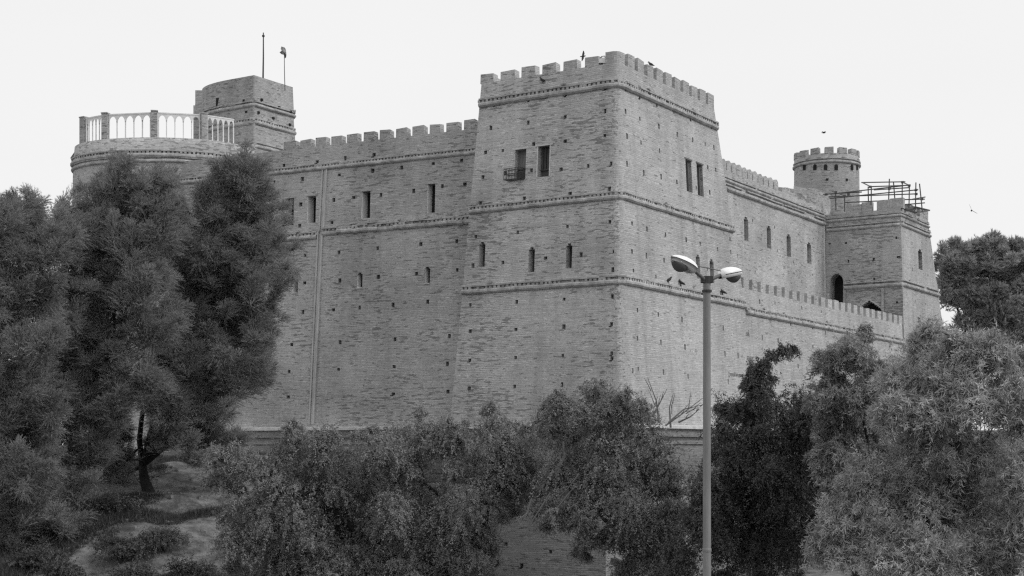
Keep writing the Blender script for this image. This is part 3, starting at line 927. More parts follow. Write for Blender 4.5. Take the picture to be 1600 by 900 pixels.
# railing: pillars on an oval, arcaded panels between them
def tpt(px):
    t_ = drum_angle(TX, TY, TR - .35, TE - .35, px)
    return V2(TX + (TR - .35) * math.cos(t_), TY + (TE - .35) * math.sin(t_), zt1)
RH = 1.72
posts = [tpt(131), tpt(165), tpt(241), tpt(318)]
endp = tpt(370)
def pillar(p, d):
    mb = MB(); nn = V2(d.y, -d.x)
    mb.box(p - d * .21 - nn * .21, d * .42, nn * .42, UP * (RH + .05))
    mb.box(p - d * .24 - nn * .24 + UP * (RH + .052), d * .48, nn * .48, UP * .08)
    mb.build('pillar', M['brick_rough'], terr)
def arcade(p, q, n=5):
    d = (q - p).normalized(); nn = V2(d.y, -d.x) * .05
    p = p + d * .24; q = q - d * .24
    L = (q - p).length; w_ = L / n
    mb = MB()
    def slab(poly):
        lo = [p + d * x + UP * z for x, z in poly]; hi = [v + nn for v in lo]
        mb.hexa(lo, hi)
    for i in range(n + 1):
        x = min(max(w_ * i, .035), L - .035)
        slab([(x - .035, 0), (x + .035, 0), (x + .035, RH * .72), (x - .035, RH * .72)])
    zs_ = RH * .66; rise = RH * .25
    for i in range(n):
        x0 = w_ * i; x1 = w_ * (i + 1); m = (x0 + x1) / 2; hw_ = w_ / 2 - .04
        K = 10
        for k in range(K):
            c0, c1 = -math.cos(math.pi * k / K), -math.cos(math.pi * (k + 1) / K)
            y0, y1 = zs_ + rise * math.sin(math.pi * k / K), zs_ + rise * math.sin(math.pi * (k + 1) / K)
            slab([(m + hw_ * c0, y0), (m + hw_ * c1, y1), (m + hw_ * c1, RH - .06), (m + hw_ * c0, RH - .06)])
        slab([(x0, zs_), (x0 + .04, zs_), (x0 + .04, RH - .06), (x0, RH - .06)]); slab([(x1 - .04, zs_), (x1, zs_), (x1, RH - .06), (x1 - .04, RH - .06)])
    nn2 = nn * 1.8
    lo = [p - nn * .4 + UP * (RH - .058), q - nn * .4 + UP * (RH - .058), q - nn * .4 + nn2 + UP * (RH - .058), p - nn * .4 + nn2 + UP * (RH - .058)]
    mb.hexa(lo, [v + UP * .085 for v in lo])
    mb.build('arcade_panel', M['rail'], terr)
seq = posts + [endp]
for i in range(4): pillar(posts[i], (seq[i + 1] - posts[i]).normalized())
for p, q in zip(seq, seq[1:]): arcade(p, q)
mb = MB()      # far edge of the terrace: a low wall
bp = [tpt(131) + V2(0, .1), tpt(150) + V2(.4, 3.2), tpt(200) + V2(.5, 6.6), tpt(245) + V2(.5, 8.0)]
for i, (p, q) in enumerate(zip(bp, bp[1:])):
    h0 = [.9, .75, .55, .45]
    d = (q - p).normalized(); nn = V2(-d.y, d.x) * .12
    if i == 0: continue
    lo = [p, q, q + nn, p + nn]
    mb.hexa([v + UP * .35 for v in lo], [p + UP * (.35 + .28), q + UP * (.35 + .25), q + nn + UP * (.35 + .25), p + nn + UP * (.35 + .28)])
mb.build('back_rail', M['brick_rough'], terr)
# floodlight on a bracket at the tower's left edge
fl = thing('floodlight', at(124, 246, 102.5), 'dark floodlight on a bracket at the left edge of the terrace tower', 'floodlight')
mb = MB(); q = at(117, 243, 102.5)
mb.hexa([q + Vector((-.28, -.18, -.22)), q + Vector((.30, -.18, -.22)), q + Vector((.30, .18, -.22)), q + Vector((-.28, .18, -.22))],
        [q + Vector((.02, -.12, .26)), q + Vector((.26, -.12, .26)), q + Vector((.26, .12, .26)), q + Vector((.02, .12, .26))])
mb.build('lamp_housing', M['arm'], fl)
mb = MB(); mb.tube([q + Vector((.25, 0, .1)), at(126, 233, 102.5)], .03, 6); mb.build('bracket', M['iron'], fl)
mb = MB(); mb.tube([q + Vector((.2, 0, -.1)), at(126, 250, 102.8)], .03, 6); mb.build('bracket', M['iron'], fl)

# ---------------- turret behind the curtain wall
KY = 105.5
K0 = V2((397 - 800) / F * KY, KY)
def turret_plan(z, g):
    """g grows the plan; straight front and side from the near corner, rounded to the left and back"""
    pts = []
    L1, L2 = 2.6, 4.7
    c = K0 - (U + W) * g
    n = 12
    # back right, right face, corner, front face, round
    pts.append((c + W * (L2 + 2 * g) + U * 3.0, W))
    pts.append((c + W * (L2 + 2 * g) + U * .45, W))
    pts.append((c + W * (L2 - .4 + 2 * g), (W - U).normalized()))
    pts.append((c + W * (L2 * .5), -U))
    pts.append((c + W * .06, (-U * .96 - W * .2).normalized())); pts.append((c + U * .06, (-W * .96 - U * .2).normalized()))
    pts.append((c + U * (L1 * .5), -W)); pts.append((c + U * L1, -W))
    for i in range(1, n + 1):
        t = math.pi / 2 * i / n
        r = 4.1 + g
        pts.append((c + U * (L1 + r * math.sin(t)) + W * (r * .5 * (1 - math.cos(t))), (-W * math.cos(t) + U * math.sin(t)).normalized()))
    pts.append((pts[-1][0] + W * 1.6, U))
    return [(V2(p.x, p.y, z), nn) for p, nn in pts]
def zK(py): return (HZ - py) / F * KY
mb = MB()
levels = [(10, .30), (zK(224), .16), (zK(224), .12), (zK(186), .06), (zK(186), .04), (zK(160), 0.0), (zK(160), .02), (zK(117), -.04)]
for (z0, g0), (z1, g1) in zip(levels, levels[1:]):
    if z1 - z0 < .01: continue
    p, q = turret_plan(z0, g0), turret_plan(z1, g1)
    s = 0.0
    for i in range(len(p) - 1):
        ds = (p[i + 1][0] - p[i][0]).length
        mb.poly([p[i][0], p[i + 1][0], q[i + 1][0], q[i][0]], [(s, z0), (s + ds, z0), (s + ds, z1), (s, z1)], i > 8); s += ds
    mb.poly([p[-1][0], p[0][0], q[0][0], q[-1][0]])
mb.poly([v - UP * .02 for v, _ in turret_plan(zK(117), -.04)])
tur = mb.build('turret', M['brick_far'], castle, weld=True)
tur['label'] = 'tall turret behind the front wall, flat sided on the right and rounded on the left'
for py, s in ((225, 1.0), (187, 1.1), (160, .9)):
    cornice([(p, nn) for p, nn in turret_plan(zK(py), .1 if py == 225 else .03)], M['cornice'], tur, s, teeth=py == 187)
fT = Face(K0, -U, W, 0.0)
for (px, py, w_, h_, nm) in ((340, 159, 7, 13, 'window'), (381, 157, 3, 3, 'putlog_hole'), (385, 175, 3.4, 3.4, 'putlog_hole'), (330, 164, 3, 3, 'putlog_hole')):
    r = rect(fT, px, py, w_, h_)
    bump_ = 0.0
    if px < 352: bump_ = .32 if px < 335 else .10
    mb = MB(); mb.box(fT.point(r[0], r[2], -.045 + bump_), fT.d * (r[1] - r[0]), W * .3, UP * (r[3] - r[2])); mb.build(nm, M['dark'], tur)
fT2 = Face(K0, W, U, 0.0)
for px, py in ((408, 156), (435, 168), (453, 175), (403, 176), (426, 185), (452, 195)):
    r = rect(fT2, px, py, 2.6, 3.6)
    mb = MB(); mb.box(fT2.point(r[0], r[2], -.13), W * (r[1] - r[0]), U * .3, UP * (r[3] - r[2])); mb.build('putlog_hole', M['dark'], tur)
mb = MB()      # narrow buttress at the turret's left edge
q = at(305, 165, 112)
mb.box(V2(q.x, q.y, 12), V2(1.2, 0), V2(0, 1.2), UP * ((HZ - 141) / F * 112 - 12)); mb.box(V2(q.x - .12, q.y - .1, 12), V2(1.2, 0), V2(0, .095), UP * ((HZ - 165) / F * 112 - 12))
mb.build('buttress', M['brick_far'], tur)

# flag poles
fp = thing('flagpole', at(411, 121, 107), 'bare dark mast on the turret roof, without a flag', 'flagpole')
mb = MB(); mb.tube([at(411, 124, 107), at(411.5, 90, 107), at(411.5, 51, 107)], [.065, .055, .04], 8); mb.build('mast', M['iron'], fp)
mb = MB(); mb.tube([at(411.5, 57.5, 107), at(411.5, 55, 107)], .1, 8); mb.build('finial', M['iron'], fp)
fp2 = thing('flagpole', at(445, 138, 108), 'thin pale pole with a furled ragged flag at its top, on the turret roof', 'flagpole')
mb = MB(); mb.tube([at(445.3, 142, 108), at(444.4, 108, 108), at(444.2, 74, 108)], [.035, .03, .025], 6); mb.build('mast', M['steel'], fp2)
mb = MB()
outl = [(444, 74), (446.2, 76), (447, 81), (447.4, 86), (446.6, 90), (444.2, 91), (444.2, 85.5), (440, 84.5), (436.8, 82), (440, 79), (438.6, 76.5), (439.5, 72.5), (442.5, 73.5)]
fr = []
for i, (x, y) in enumerate(outl):
    fr.append(at(x, y, 108 + .14 * math.sin(i * 1.9)))
c = at(442.5, 80, 107.8)
for i in range(len(fr)):
    j = (i + 1) % len(fr)
    mb.poly([fr[i], fr[j], c], smooth=False)
    mb.poly([fr[j] + V2(0, .06), fr[i] + V2(0, .06), c + V2(0, .16)])
    mb.poly([fr[j], fr[i], fr[i] + V2(0, .06), fr[j] + V2(0, .06)])
mb.build('flag', M['cloth'], fp2)

# floodlight on the tower parapet
q = fL.point(fL.uv(938, 102)[0], zc, .2)
fl2 = thing('floodlight', q, 'white floodlight on the square tower parapet beside the corner merlon', 'floodlight')
mb = MB(); d1 = Vector((.9, -.35, -.1)).normalized(); s1 = V2(-d1.y, d1.x).normalized()
mb.hexa([q + UP * .12 - d1 * .24 - s1 * .16, q + UP * .12 + d1 * .24 - s1 * .16, q + UP * .12 + d1 * .24 + s1 * .16, q + UP * .12 - d1 * .24 + s1 * .16],
        [q + UP * .36 - d1 * .14 - s1 * .14, q + UP * .44 + d1 * .24 - s1 * .14, q + UP * .44 + d1 * .24 + s1 * .14, q + UP * .36 - d1 * .14 + s1 * .14])
mb.build('lamp_housing', M['flood'], fl2)
mb = MB(); mb.tube([q, q + UP * .14], .06, 6); mb.build('stand', M['iron'], fl2)
mb = MB(); mb.tube([q + d1 * .24 + UP * .25, q + d1 * .62 + UP * .04], .035, 6); mb.build('bracket', M['iron'], fl2)
mb = MB(); mb.tube([q + UP * .4 - d1 * .1, q + UP * .52 - d1 * .02, q + UP * .54 + d1 * .16, q + UP * .42 + d1 * .2], .025, 5); mb.build('handle', M['iron'], fl2)

# ---------------- lower retaining wall at the foot of the mound
R0 = V2((946 - 800) / F * 72, 72.0)
fQ = Face(R0, -U, W, .03, -4); fQ2 = Face(R0, W, U, .03, -4)
mb = MB()
zr = -1.9
hq = putlog(fQ, [(815, 884), (860, 862), (790, 850)], .2, .2)
build_face(mb, fQ, -10, zr, lambda z: -15.0, lambda z: -.03 * (z + 4), hq, 600); build_face(mb, fQ2, -10, zr, lambda z: .03 * (z + 4), lambda z: 26.0, [], 640)
pA, pB, pC = fQ.point(-15, zr), fQ.point(-.03 * (zr + 4), zr), fQ2.point(26, zr)
mb.poly([pA, pB, pB + (U + W) * .6, pA + W * .6]); mb.poly([pB, pC, pC + U * .6, pB + (U + W) * .6])
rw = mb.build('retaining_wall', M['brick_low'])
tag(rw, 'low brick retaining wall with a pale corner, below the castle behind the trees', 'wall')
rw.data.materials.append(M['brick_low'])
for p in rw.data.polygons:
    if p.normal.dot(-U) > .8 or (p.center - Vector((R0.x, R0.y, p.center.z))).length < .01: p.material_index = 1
mb = MB()
pts = [at(954, 872, 69), at(964, 873.5, 69), at(974, 878, 69), at(984, 885, 69), at(994, 894, 69), at(1000, 903, 69)]
for p, q in zip(pts, pts[1:]):
    lo = [p, q, q + V2(.1, .3), p + V2(.1, .3)]
    mb.hexa([v - UP * .32 for v in lo], lo)
lo = [pts[-1] + Vector((-.3, 0, -.3)), pts[-1] + Vector((0, 0, -.3)), pts[-1] + Vector((0, .3, -.3)), pts[-1] + Vector((-.3, .3, -.3))]
mb.hexa([v - UP * 3 for v in lo], [v + UP * .1 for v in lo])
tag(mb.build('handrail', M['iron']), 'short dark curved beam beside the corner of the low brick wall', 'rail')

# ------------------------------------------------------------------ ground
def sstep(a, b, x):
    t = np.clip((x - a) / (b - a), 0, 1); return t * t * (3 - 2 * t)
def vnoise(x, y, s, seed):
    r = np.random.default_rng(seed); T = r.random((64, 64))
    x = x / s; y = y / s
    xi = np.floor(x).astype(int); yi = np.floor(y).astype(int)
    fx = x - xi; fy = y - yi; fx = fx * fx * (3 - 2 * fx); fy = fy * fy * (3 - 2 * fy)
    g = lambda a, b: T[a % 64, b % 64]
    return (g(xi, yi) * (1 - fx) + g(xi + 1, yi) * fx) * (1 - fy) + (g(xi, yi + 1) * (1 - fx) + g(xi + 1, yi + 1) * fx) * fy
def gz(x, y):
    x = np.asarray(x, float); y = np.asarray(y, float)
    base = -7.0 + 0 * x
    sl = np.clip(-5.25 + (y - 60) * .2625, -7.0, -.9)
    m = sstep(0, -9, x)
    z = base + (sl - base) * m
    du = (x - R0.x) * U.x + (y - R0.y) * U.y; dv = (x - R0.x) * W.x + (y - R0.y) * W.y
    ter = sstep(.6, 3.2, np.minimum(du, dv))
    z = np.maximum(z, base + (zr - .3 - base) * ter)
    z = z + sstep(95, 150, y) * sstep(20, 40, x) * 4.0
    rough = (vnoise(x, y, 5.5, 3) - .5) * .7 + (vnoise(x, y, 2.2, 4) - .5) * .5 + (vnoise(x, y, 1.25, 9) - .5) * .4
    z = z + rough * (.25 + .75 * m) * sstep(400, 150, np.hypot(x, y))
    return z
def axis(a, b, step, far, k):
    v = list(np.arange(a, b, step)); g = step; x = b
    hi = []
    while x < far: hi.append(x); g *= k; x += g
    g = step; x = a; lo = []
    while x > -far: g *= k; x -= g; lo.append(x)
    return np.array(lo[::-1] + v + hi)
gx = axis(-45, 60, .6, 3500, 1.25); gy = axis(10, 130, .6, 3500, 1.25)
X, Y = np.meshgrid(gx, gy)
Z = gz(X, Y)
nvx, nvy = len(gx), len(gy)
me = bpy.data.meshes.new('ground')
idx = np.arange(nvx * nvy).reshape(nvy, nvx)
quads = np.stack([idx[:-1, :-1], idx[:-1, 1:], idx[1:, 1:], idx[1:, :-1]], -1).reshape(-1, 4)
def fastmesh(me, co, faces, k, rnd=None, smooth=False):
    nv, nf = len(co), len(faces)
    me.vertices.add(nv); me.vertices.foreach_set('co', co.astype(np.float32).ravel())
    me.loops.add(nf * k); me.loops.foreach_set('vertex_index', faces.astype(np.int32).ravel())
    me.polygons.add(nf); me.polygons.foreach_set('loop_start', np.arange(0, nf * k, k, dtype=np.int32))
    me.polygons.foreach_set('loop_total', np.full(nf, k, np.int32))
    if smooth: me.polygons.foreach_set('use_smooth', np.ones(nf, bool))
    if rnd is not None:
        at_ = me.attributes.new('rnd', 'FLOAT', 'FACE'); at_.data.foreach_set('value', rnd.astype(np.float32))
    me.update(calc_edges=True)
fastmesh(me, np.stack([X, Y, Z], -1).reshape(-1, 3), quads, 4, smooth=True)
t = NT('dry_soil')
pos = t.n('ShaderNodeNewGeometry').outputs['Position']
n1 = t.noise(pos, .35, 5, .6); n2 = t.noise(pos, 1.6, 5, .65); n3 = t.noise(pos, 9, 4, .7)
v = t.math('MULTIPLY', t.mapr(n1, .35, .65, .09, .20), t.math('MULTIPLY', t.mapr(n2, .35, .65, .5, 1.4), t.mapr(n3, .3, .7, .8, 1.2)))
me.materials.append(t.finish(v, .95, t.math('ADD', n3, t.math('MULTIPLY', n2, 1.5)), .6, .12, .1))
ground = bpy.data.objects.new('ground', me); COL.objects.link(ground); ground['kind'] = 'structure'

# ------------------------------------------------------------------ foliage
def unit(v): return v / np.maximum(1e-9, np.linalg.norm(v, axis=-1, keepdims=True))
class Leaves:
    def __init__(self, k): self.k, self.v, self.r, self.nn = k, [], [], None
    def add(self, verts, r):
        self.v.append(verts.reshape(-1, self.k, 3)); self.r.append(r.ravel())
    def build(self, name, mat, parent=None):
        v = np.concatenate(self.v); r = np.concatenate(self.r)
        me = bpy.data.meshes.new(name)
        fastmesh(me, v.reshape(-1, 3), np.arange(len(v) * self.k).reshape(-1, self.k), self.k, r)
        me.materials.append(mat)
        o = bpy.data.objects.new(name, me); COL.objects.link(o)
        if parent is not None: link_parent(o, parent)
        return o
def shell(n, c, r, bias=.45):
    d = unit(RNG.normal(size=(n, 3)))
    rad = RNG.random(n) ** bias
    return c + d * r * rad[:, None], d
def tri(lv, base, dirn, ln, wd, r):
    s = unit(np.cross(dirn, lv.nn))
    a = base - s * wd[..., None] / 2; b = base + s * wd[..., None] / 2; c = base + dirn * ln[..., None]
    lv.add(np.stack([a, b, c], -2), r)
def dia(lv, base, dirn, ln, wd, r):
    s = unit(np.cross(dirn, lv.nn))
    m = base + dirn * (ln * .45)[..., None]
    lv.add(np.stack([base, m + s * wd[..., None] / 2, base + dirn * ln[..., None], m - s * wd[..., None] / 2], -2), r)
def subclumps(c, r, k, f, upb=.25):
    d = unit(RNG.normal(size=(k, 3)) + np.array([0, 0, upb]))
    return [(c + d[i] * r * RNG.uniform(.45, .72), r * RNG.uniform(f * .8, f * 1.15)) for i in range(k)] + [(c, r * .6)]
def bent(d, shape, keep=.5):
    """leaf normals leaning to the outside of their clump"""
    n = unit(d * .8 + np.array([0, 0, .45]))
    return unit(n[:, None] + RNG.normal(size=shape + (3,)) * keep)
def plume(lv, c, r, n, m=14, L=(.35, .85), nl=.135, nw=.0145, up=.8, k=7):
    """feathery fox-tail sprays: short twigs around rising, tapering axes"""
    n2 = n // k
    for i in range(k):
        d0 = unit(RNG.normal(size=3) + np.array([0, -.25, .35]))
        ax = unit(d0 * .6 + np.array([.08, 0, up]) + RNG.normal(size=3) * .3)
        ln_ = r[0] * RNG.uniform(1.1, 1.9)
        st = c + d0 * r * RNG.uniform(.25, .8) - ax * ln_ * .45
        s_ = RNG.random(n2) ** .85
        rad = unit(RNG.normal(size=(n2, 3)) + np.array([0, 0, .1]))
        thick = r[0] * .46 * np.minimum(s_ / .18, 1) * (1 - s_) ** .75 + .03
        curve = np.array([.10, 0, -.12]) * ln_
        p = st + ax * (ln_ * s_)[:, None] + curve * (s_ ** 2)[:, None] + rad * (thick * RNG.random(n2) ** .5)[:, None]
        g = unit(rad * .55 + ax * .8 + RNG.normal(size=(n2, 3)) * .18)
        Ls = RNG.uniform(*L, n2) * (1.15 - .6 * s_)
        t = RNG.random((n2, m))
        base = p[:, None] + g[:, None] * (Ls[:, None] * t)[..., None] + np.array([.06, 0, -.25]) * (Ls[:, None] * t ** 2)[..., None]
        dn = unit(g[:, None] + RNG.normal(size=(n2, m, 3)) * .3)
        ll_ = nl * RNG.uniform(.6, 1.3, (n2, m)) * (1 - .3 * t)
        br = np.repeat(RNG.random((n2, 1)), m, 1) * .3 + RNG.random((n2, m)) * .35 + .35 * RNG.random()
        lv.nn = bent(rad, (n2, m), .45)
        tri(lv, base, dn, ll_, nw * RNG.uniform(.7, 1.3, (n2, m)), br)
def weep(lv, c, r, n, m=30, L=(.35, 1.25), ll=.075, lw=.03, out=.62, spread=.62, sub=6, f=.5, dn_=-.4):
    """arching twigs that hang, small leaves along them"""
    for c2, r2 in subclumps(c, r, sub, f, .35):
        n2 = n // sub + 1
        p, d = shell(n2, c2, r2 * .9, .33)
        h = d.copy(); h[:, 2] = np.abs(h[:, 2]) * .5 + .22
        h = unit(h + RNG.normal(size=(n2, 3)) * .45)
        Ls = RNG.uniform(*L, n2) * np.where(RNG.random(n2) < .12, 1.5, 1.0) * np.clip(r2[0] / .45, .35, 1.1)
        t = RNG.random((n2, m))
        base = p[:, None] + h[:, None] * (Ls[:, None] * out * t)[..., None] + np.array([0, 0, -1.0]) * (Ls[:, None] * spread * t ** 1.8)[..., None]
        sp_ = RNG.random(n2) < .07                    # a few bare-ended shoots rise out of the crown
        base[sp_] = p[sp_][:, None] + unit(h[sp_] * .5 + np.array([0, 0, .9]))[:, None] * (np.minimum(Ls[sp_], .9)[:, None] * t[sp_] * .8)[..., None]
        base = base + RNG.normal(size=base.shape) * .025
        dn = unit(h[:, None] * .35 + np.array([0, 0, dn_]) + RNG.normal(size=(n2, m, 3)) * .5)
        br = np.repeat(RNG.random((n2, 1)), m, 1) * .65 + RNG.random((n2, m)) * .35
        lv.nn = bent(d, (n2, m), .35)
        dia(lv, base, dn, ll * RNG.uniform(.6, 1.3, (n2, m)), lw * RNG.uniform(.7, 1.3, (n2, m)), br)

def limb(mb, a, b, r0, r1, sag=.3, n=5):
    a, b = Vector(a), Vector(b)
    pts, rr = [], []
    off = Vector((random.uniform(-1, 1), random.uniform(-1, 1), random.uniform(-.2, .8))) * max(sag, (b - a).length * .16)
    for i in range(n + 1):
        t = i / n
        p = a.lerp(b, t) + off * math.sin(math.pi * t) + Vector((random.uniform(-1, 1), random.uniform(-1, 1), 0)) * .04 * (0 < i < n)
        pts.append(p); rr.append(r0 + (r1 - r0) * t)
    mb.tube(pts, rr, 7)

def tree(name, label, cat, group, base, fork, clumps, Y, style, mat, dens=1.0, lean=0.0, ysp=1.4, trunk_r=.28, bark='bark', **kw):
    """clumps: (px, py, radius in px); base and fork: points"""
    bx, by = base.x, base.y
    root = thing(name, (bx, by, float(gz(bx, by))), label, cat, group)
    lv = Leaves(3 if style == 'plume' else 4)
    tb = MB()
    g = Vector((bx, by, float(gz(bx, by)) - .3))
    mid = g.lerp(fork, .5) + Vector((random.uniform(-.25, .25), 0, 0))
    tb.tube([g, g.lerp(mid, .3), mid, fork], [trunk_r * 1.4, trunk_r * 1.05, trunk_r * .9, trunk_r * .7], 10)
    # main limbs by sector, then a branch to each clump
    cl = []
    more = []
    for (px, py, r) in clumps:
        if r < 15: continue
        for k in range(3):
            an = random.uniform(0, 2 * math.pi); rr = r * random.uniform(.7, 1.02)
            more.append((px + math.cos(an) * rr, py - math.sin(an) * rr, r * random.uniform(.22, .36)))
    for (px, py, r) in list(clumps) + more:
        yy = Y + random.uniform(-ysp, ysp)
        c = at(px, py, yy); rm = r / F * yy
        cl.append((c, rm))
    mains = sorted(cl, key=lambda q: -q[1])[:min(6, max(3, len(cl) // 5))]
    wood = [(fork, trunk_r * .5)]
    for c, rm in mains:
        e = fork.lerp(c, .75); limb(tb, fork, e, trunk_r * .55, trunk_r * .22, .35); wood.append((e, trunk_r * .22))
    for c, rm in sorted(cl, key=lambda q: (q[0] - fork).length):
        s_, r_ = min(wood, key=lambda q: (q[0] - c).length)
        limb(tb, s_, c, r_ * .8, r_ * .35, .12, 4); wood.append((c, max(.02, r_ * .5)))
        for k in range(3):
            dv = Vector((random.gauss(0, 1), random.gauss(0, 1), random.gauss(.5, .8))).normalized()
            limb(tb, c - dv * rm * .2, c + dv * rm * .7, .03, .008, .1, 3)
    tb.build('trunk', M[bark], root)
    for c, rm in cl:
        ca = np.array(c); rv = np.array([rm, rm * 1.0, rm])
        if style == 'plume':
            n = int(1250 * dens * (rm / 1.3) ** 1.7) + 60
            plume(lv, ca, rv, n, 26, **kw)
        else:
            n = int(560 * dens * (rm / 1.1) ** 1.8) + 40
            weep(lv, ca, rv, int(n * .62), 30, **kw)
    lv.build('crown', M[mat], root)
    return root

GT = 'trees in front of the castle'
# feathery tamarisks on the left slope
T1 = [(375,268,34),(350,300,42),(398,305,36),(385,360,48),(330,372,52),(432,405,30),(422,345,26),(400,445,52),(342,450,58),(290,338,40),(290,420,52),(370,515,52),(312,530,56),(408,552,24),(380,590,40),(330,625,48),(262,505,52),(272,615,42),(400,500,34),(350,668,36),(298,690,36),(270,655,34),(320,700,30),(365,700,22),(245,640,22),(435,440,20)]
T2 = [(182,268,20),(182,305,32),(236,288,22),(258,284,18),(242,325,34),(215,352,44),(130,330,36),(150,378,54),(200,410,56),(92,425,54),(140,465,62),(212,485,56),(85,530,58),(160,560,60),(212,600,44),(105,630,56),(165,655,48),(118,715,44),(100,690,46),(160,745,36),(90,760,36),(130,660,44),(250,400,48),(160,330,36)]
T3 = [(42,330,26),(15,352,30),(70,385,40),(30,400,46),(8,440,50),(40,480,52),(12,550,58),(40,620,56),(10,700,56),(22,780,46),(75,700,46),(70,765,36),(50,650,50),(20,840,46),(60,830,40),(100,810,26),(30,900,40),(70,880,28),(95,365,30)]
OUT = [(0, 320), (40, 300), (62, 335), (95, 345), (118, 300), (150, 300), (168, 250), (190, 246), (205, 285), (230, 262), (262, 262), (285, 300), (312, 285), (340, 246), (378, 236), (412, 268), (425, 330), (415, 380), (445, 400), (440, 450), (408, 480), (395, 560), (420, 548), (405, 600), (370, 640), (375, 690), (300, 712), (255, 700), (240, 640), (205, 660), (190, 740), (150, 790), (120, 800), (100, 830), (40, 860), (0, 880)]
def inside(px, py):
    px = max(px, 1.0); c = False
    for (x0, y0), (x1, y1) in zip(OUT, OUT[1:] + OUT[:1]):
        if (y0 > py) != (y1 > py) and px < (x1 - x0) * (py - y0) / (y1 - y0) + x0: c = not c
    return c
LT = [[], [], []]
for gy in range(0, 17):
    for gx_ in range(-1, 12):
        px = gx_ * 39 + (gy % 2) * 20 + random.uniform(-13, 13); py = 250 + gy * 37 + random.uniform(-12, 12)
        r = random.choice((20, 26, 32, 38, 44)) * random.uniform(.9, 1.1)
        if all(inside(px + dx * r * .62, py + dy * r * .62) for dx, dy in ((0, 0), (1, 0), (-1, 0), (0, 1), (0, -1))):
            k = 2 if px < 75 else (0 if px > 255 - max(0, py - 520) * .1 else 1)
            LT[k].append((px, py, r))
SM = lambda L: [c for c in L if c[2] <= 34]
T1 = SM(T1) + LT[0] + [(385, 362, 38), (398, 445, 38), (372, 515, 40), (386, 588, 34), (392, 320, 34), (330, 372, 40), (345, 300, 34), (395, 400, 30), (255, 640, 34), (285, 665, 34), (318, 700, 32), (185, 690, 34), (255, 690, 22), (170, 735, 30)]
T2 = SM(T2) + LT[1] + [(132, 600, 38), (165, 570, 34), (118, 545, 38), (175, 620, 36), (100, 600, 36), (60, 600, 36)]
T3 = SM(T3) + LT[2] + [(12, 555, 40), (35, 595, 38), (10, 610, 36)]
print('tamarisk clumps', len(T1), len(T2), len(T3))
def gpt(px, Y): x = (px - 800) / F * Y; return V2(x, Y, float(gz(x, Y)))
tree('tamarisk_tree', 'tallest feathery tamarisk, standing against the castle wall at the right of its group', 'tree', GT, gpt(236, 72), at(222, 728, 72.5), T1, 71, 'plume', 'leaf_tam', trunk_r=.28, ysp=1.9)
tree('tamarisk_tree', 'feathery tamarisk with a leaning trunk, in the middle of the left group', 'tree', GT, gpt(140, 67.5), at(112, 770, 69), T2, 67, 'plume', 'leaf_tam', trunk_r=.28, ysp=1.9)
tree('tamarisk_tree', 'feathery tamarisk cut by the left edge of the photo', 'tree', GT, gpt(20, 64.5), at(25, 800, 65.5), T3, 63.5, 'plume', 'leaf_tam', trunk_r=.26, ysp=1.9)
# weeping small-leaved trees along the bottom
T4 = [(455,692,30),(425,742,50),(482,755,50),(540,725,46),(592,705,38),(400,800,48),(460,822,56),(530,805,56),(592,775,48),(372,850,36),(430,875,46),(520,875,52),(592,855,42),(505,700,36),(350,715,28),(345,760,24),(385,905,40),(470,920,46),(550,915,46),(440,905,40),(500,890,42),(570,885,40),(430,780,36),(510,770,40),(610,900,40)]
T5 = [(672,678,34),(702,695,42),(645,720,46),(762,668,32),(792,688,38),(742,722,48),(662,782,52),(722,792,56),(782,762,46),(812,725,38),(700,850,40),(645,840,42),(758,822,34),(625,690,34),(600,740,36),(800,765,36),(790,725,36),(835,745,36),(850,775,28),(690,905,42),(640,900,40),(745,880,36),(700,870,40),(680,830,38),(740,850,34),(620,800,40)]
T6 = [(850,662,30),(882,642,32),(930,625,36),(968,640,34),(1002,662,34),(900,692,50),(960,702,52),(1022,705,40),(882,752,46),(940,755,48),(1000,762,44),(1042,735,30),(862,800,30),(905,810,26),(985,825,34),(1005,878,36),(1050,800,34),(1040,850,36),(1030,905,40),(980,890,26),(940,792,30),(990,795,38),(1022,830,38),(962,845,26),(915,850,20)]
T7 = [(1186,592,19),(1194,570,10),(1208,556,9),(1226,549,8),(1240,545,6),(1182,617,24),(1145,650,30),(1192,647,38),(1240,640,34),(1272,662,32),(1132,690,30),(1182,702,50),(1242,712,46),(1112,762,42),(1162,782,56),(1232,792,52),(1272,755,36),(1092,832,44),(1152,852,56),(1222,862,56),(1065,880,36),(1272,835,38),(1142,728,36),(1202,748,40),(1250,690,38),(1172,738,42),(1120,800,36),(1200,830,46)]
tree('weeping_tree', 'drooping small-leaved tree beside the bare slope, nearest the tamarisks', 'tree', GT, gpt(578, 50.5), at(572, 862, 51), T4, 50, 'weep', 'leaf_acacia', trunk_r=.22)
tree('weeping_tree', 'paler drooping tree whose twigs overhang the ledge left of the square tower', 'tree', GT, gpt(726, 50.5), at(716, 862, 51.2), T5, 50.5, 'weep', 'leaf_acacia_b', .85, trunk_r=.22)
tree('weeping_tree', 'drooping tree with bare twigs below the tower corner, left of the street lamp', 'tree', GT, gpt(1000, 48.5), at(990, 862, 49), T6, 48, 'weep', 'leaf_acacia', 1.0, trunk_r=.24)
tree('dark_tree', 'darkest dense tree with one upright sprout, right behind the street lamp', 'tree', GT, gpt(1185, 46.5), at(1180, 850, 46.8), T7, 45.5, 'weep', 'leaf_dark', 1.25, trunk_r=.24)
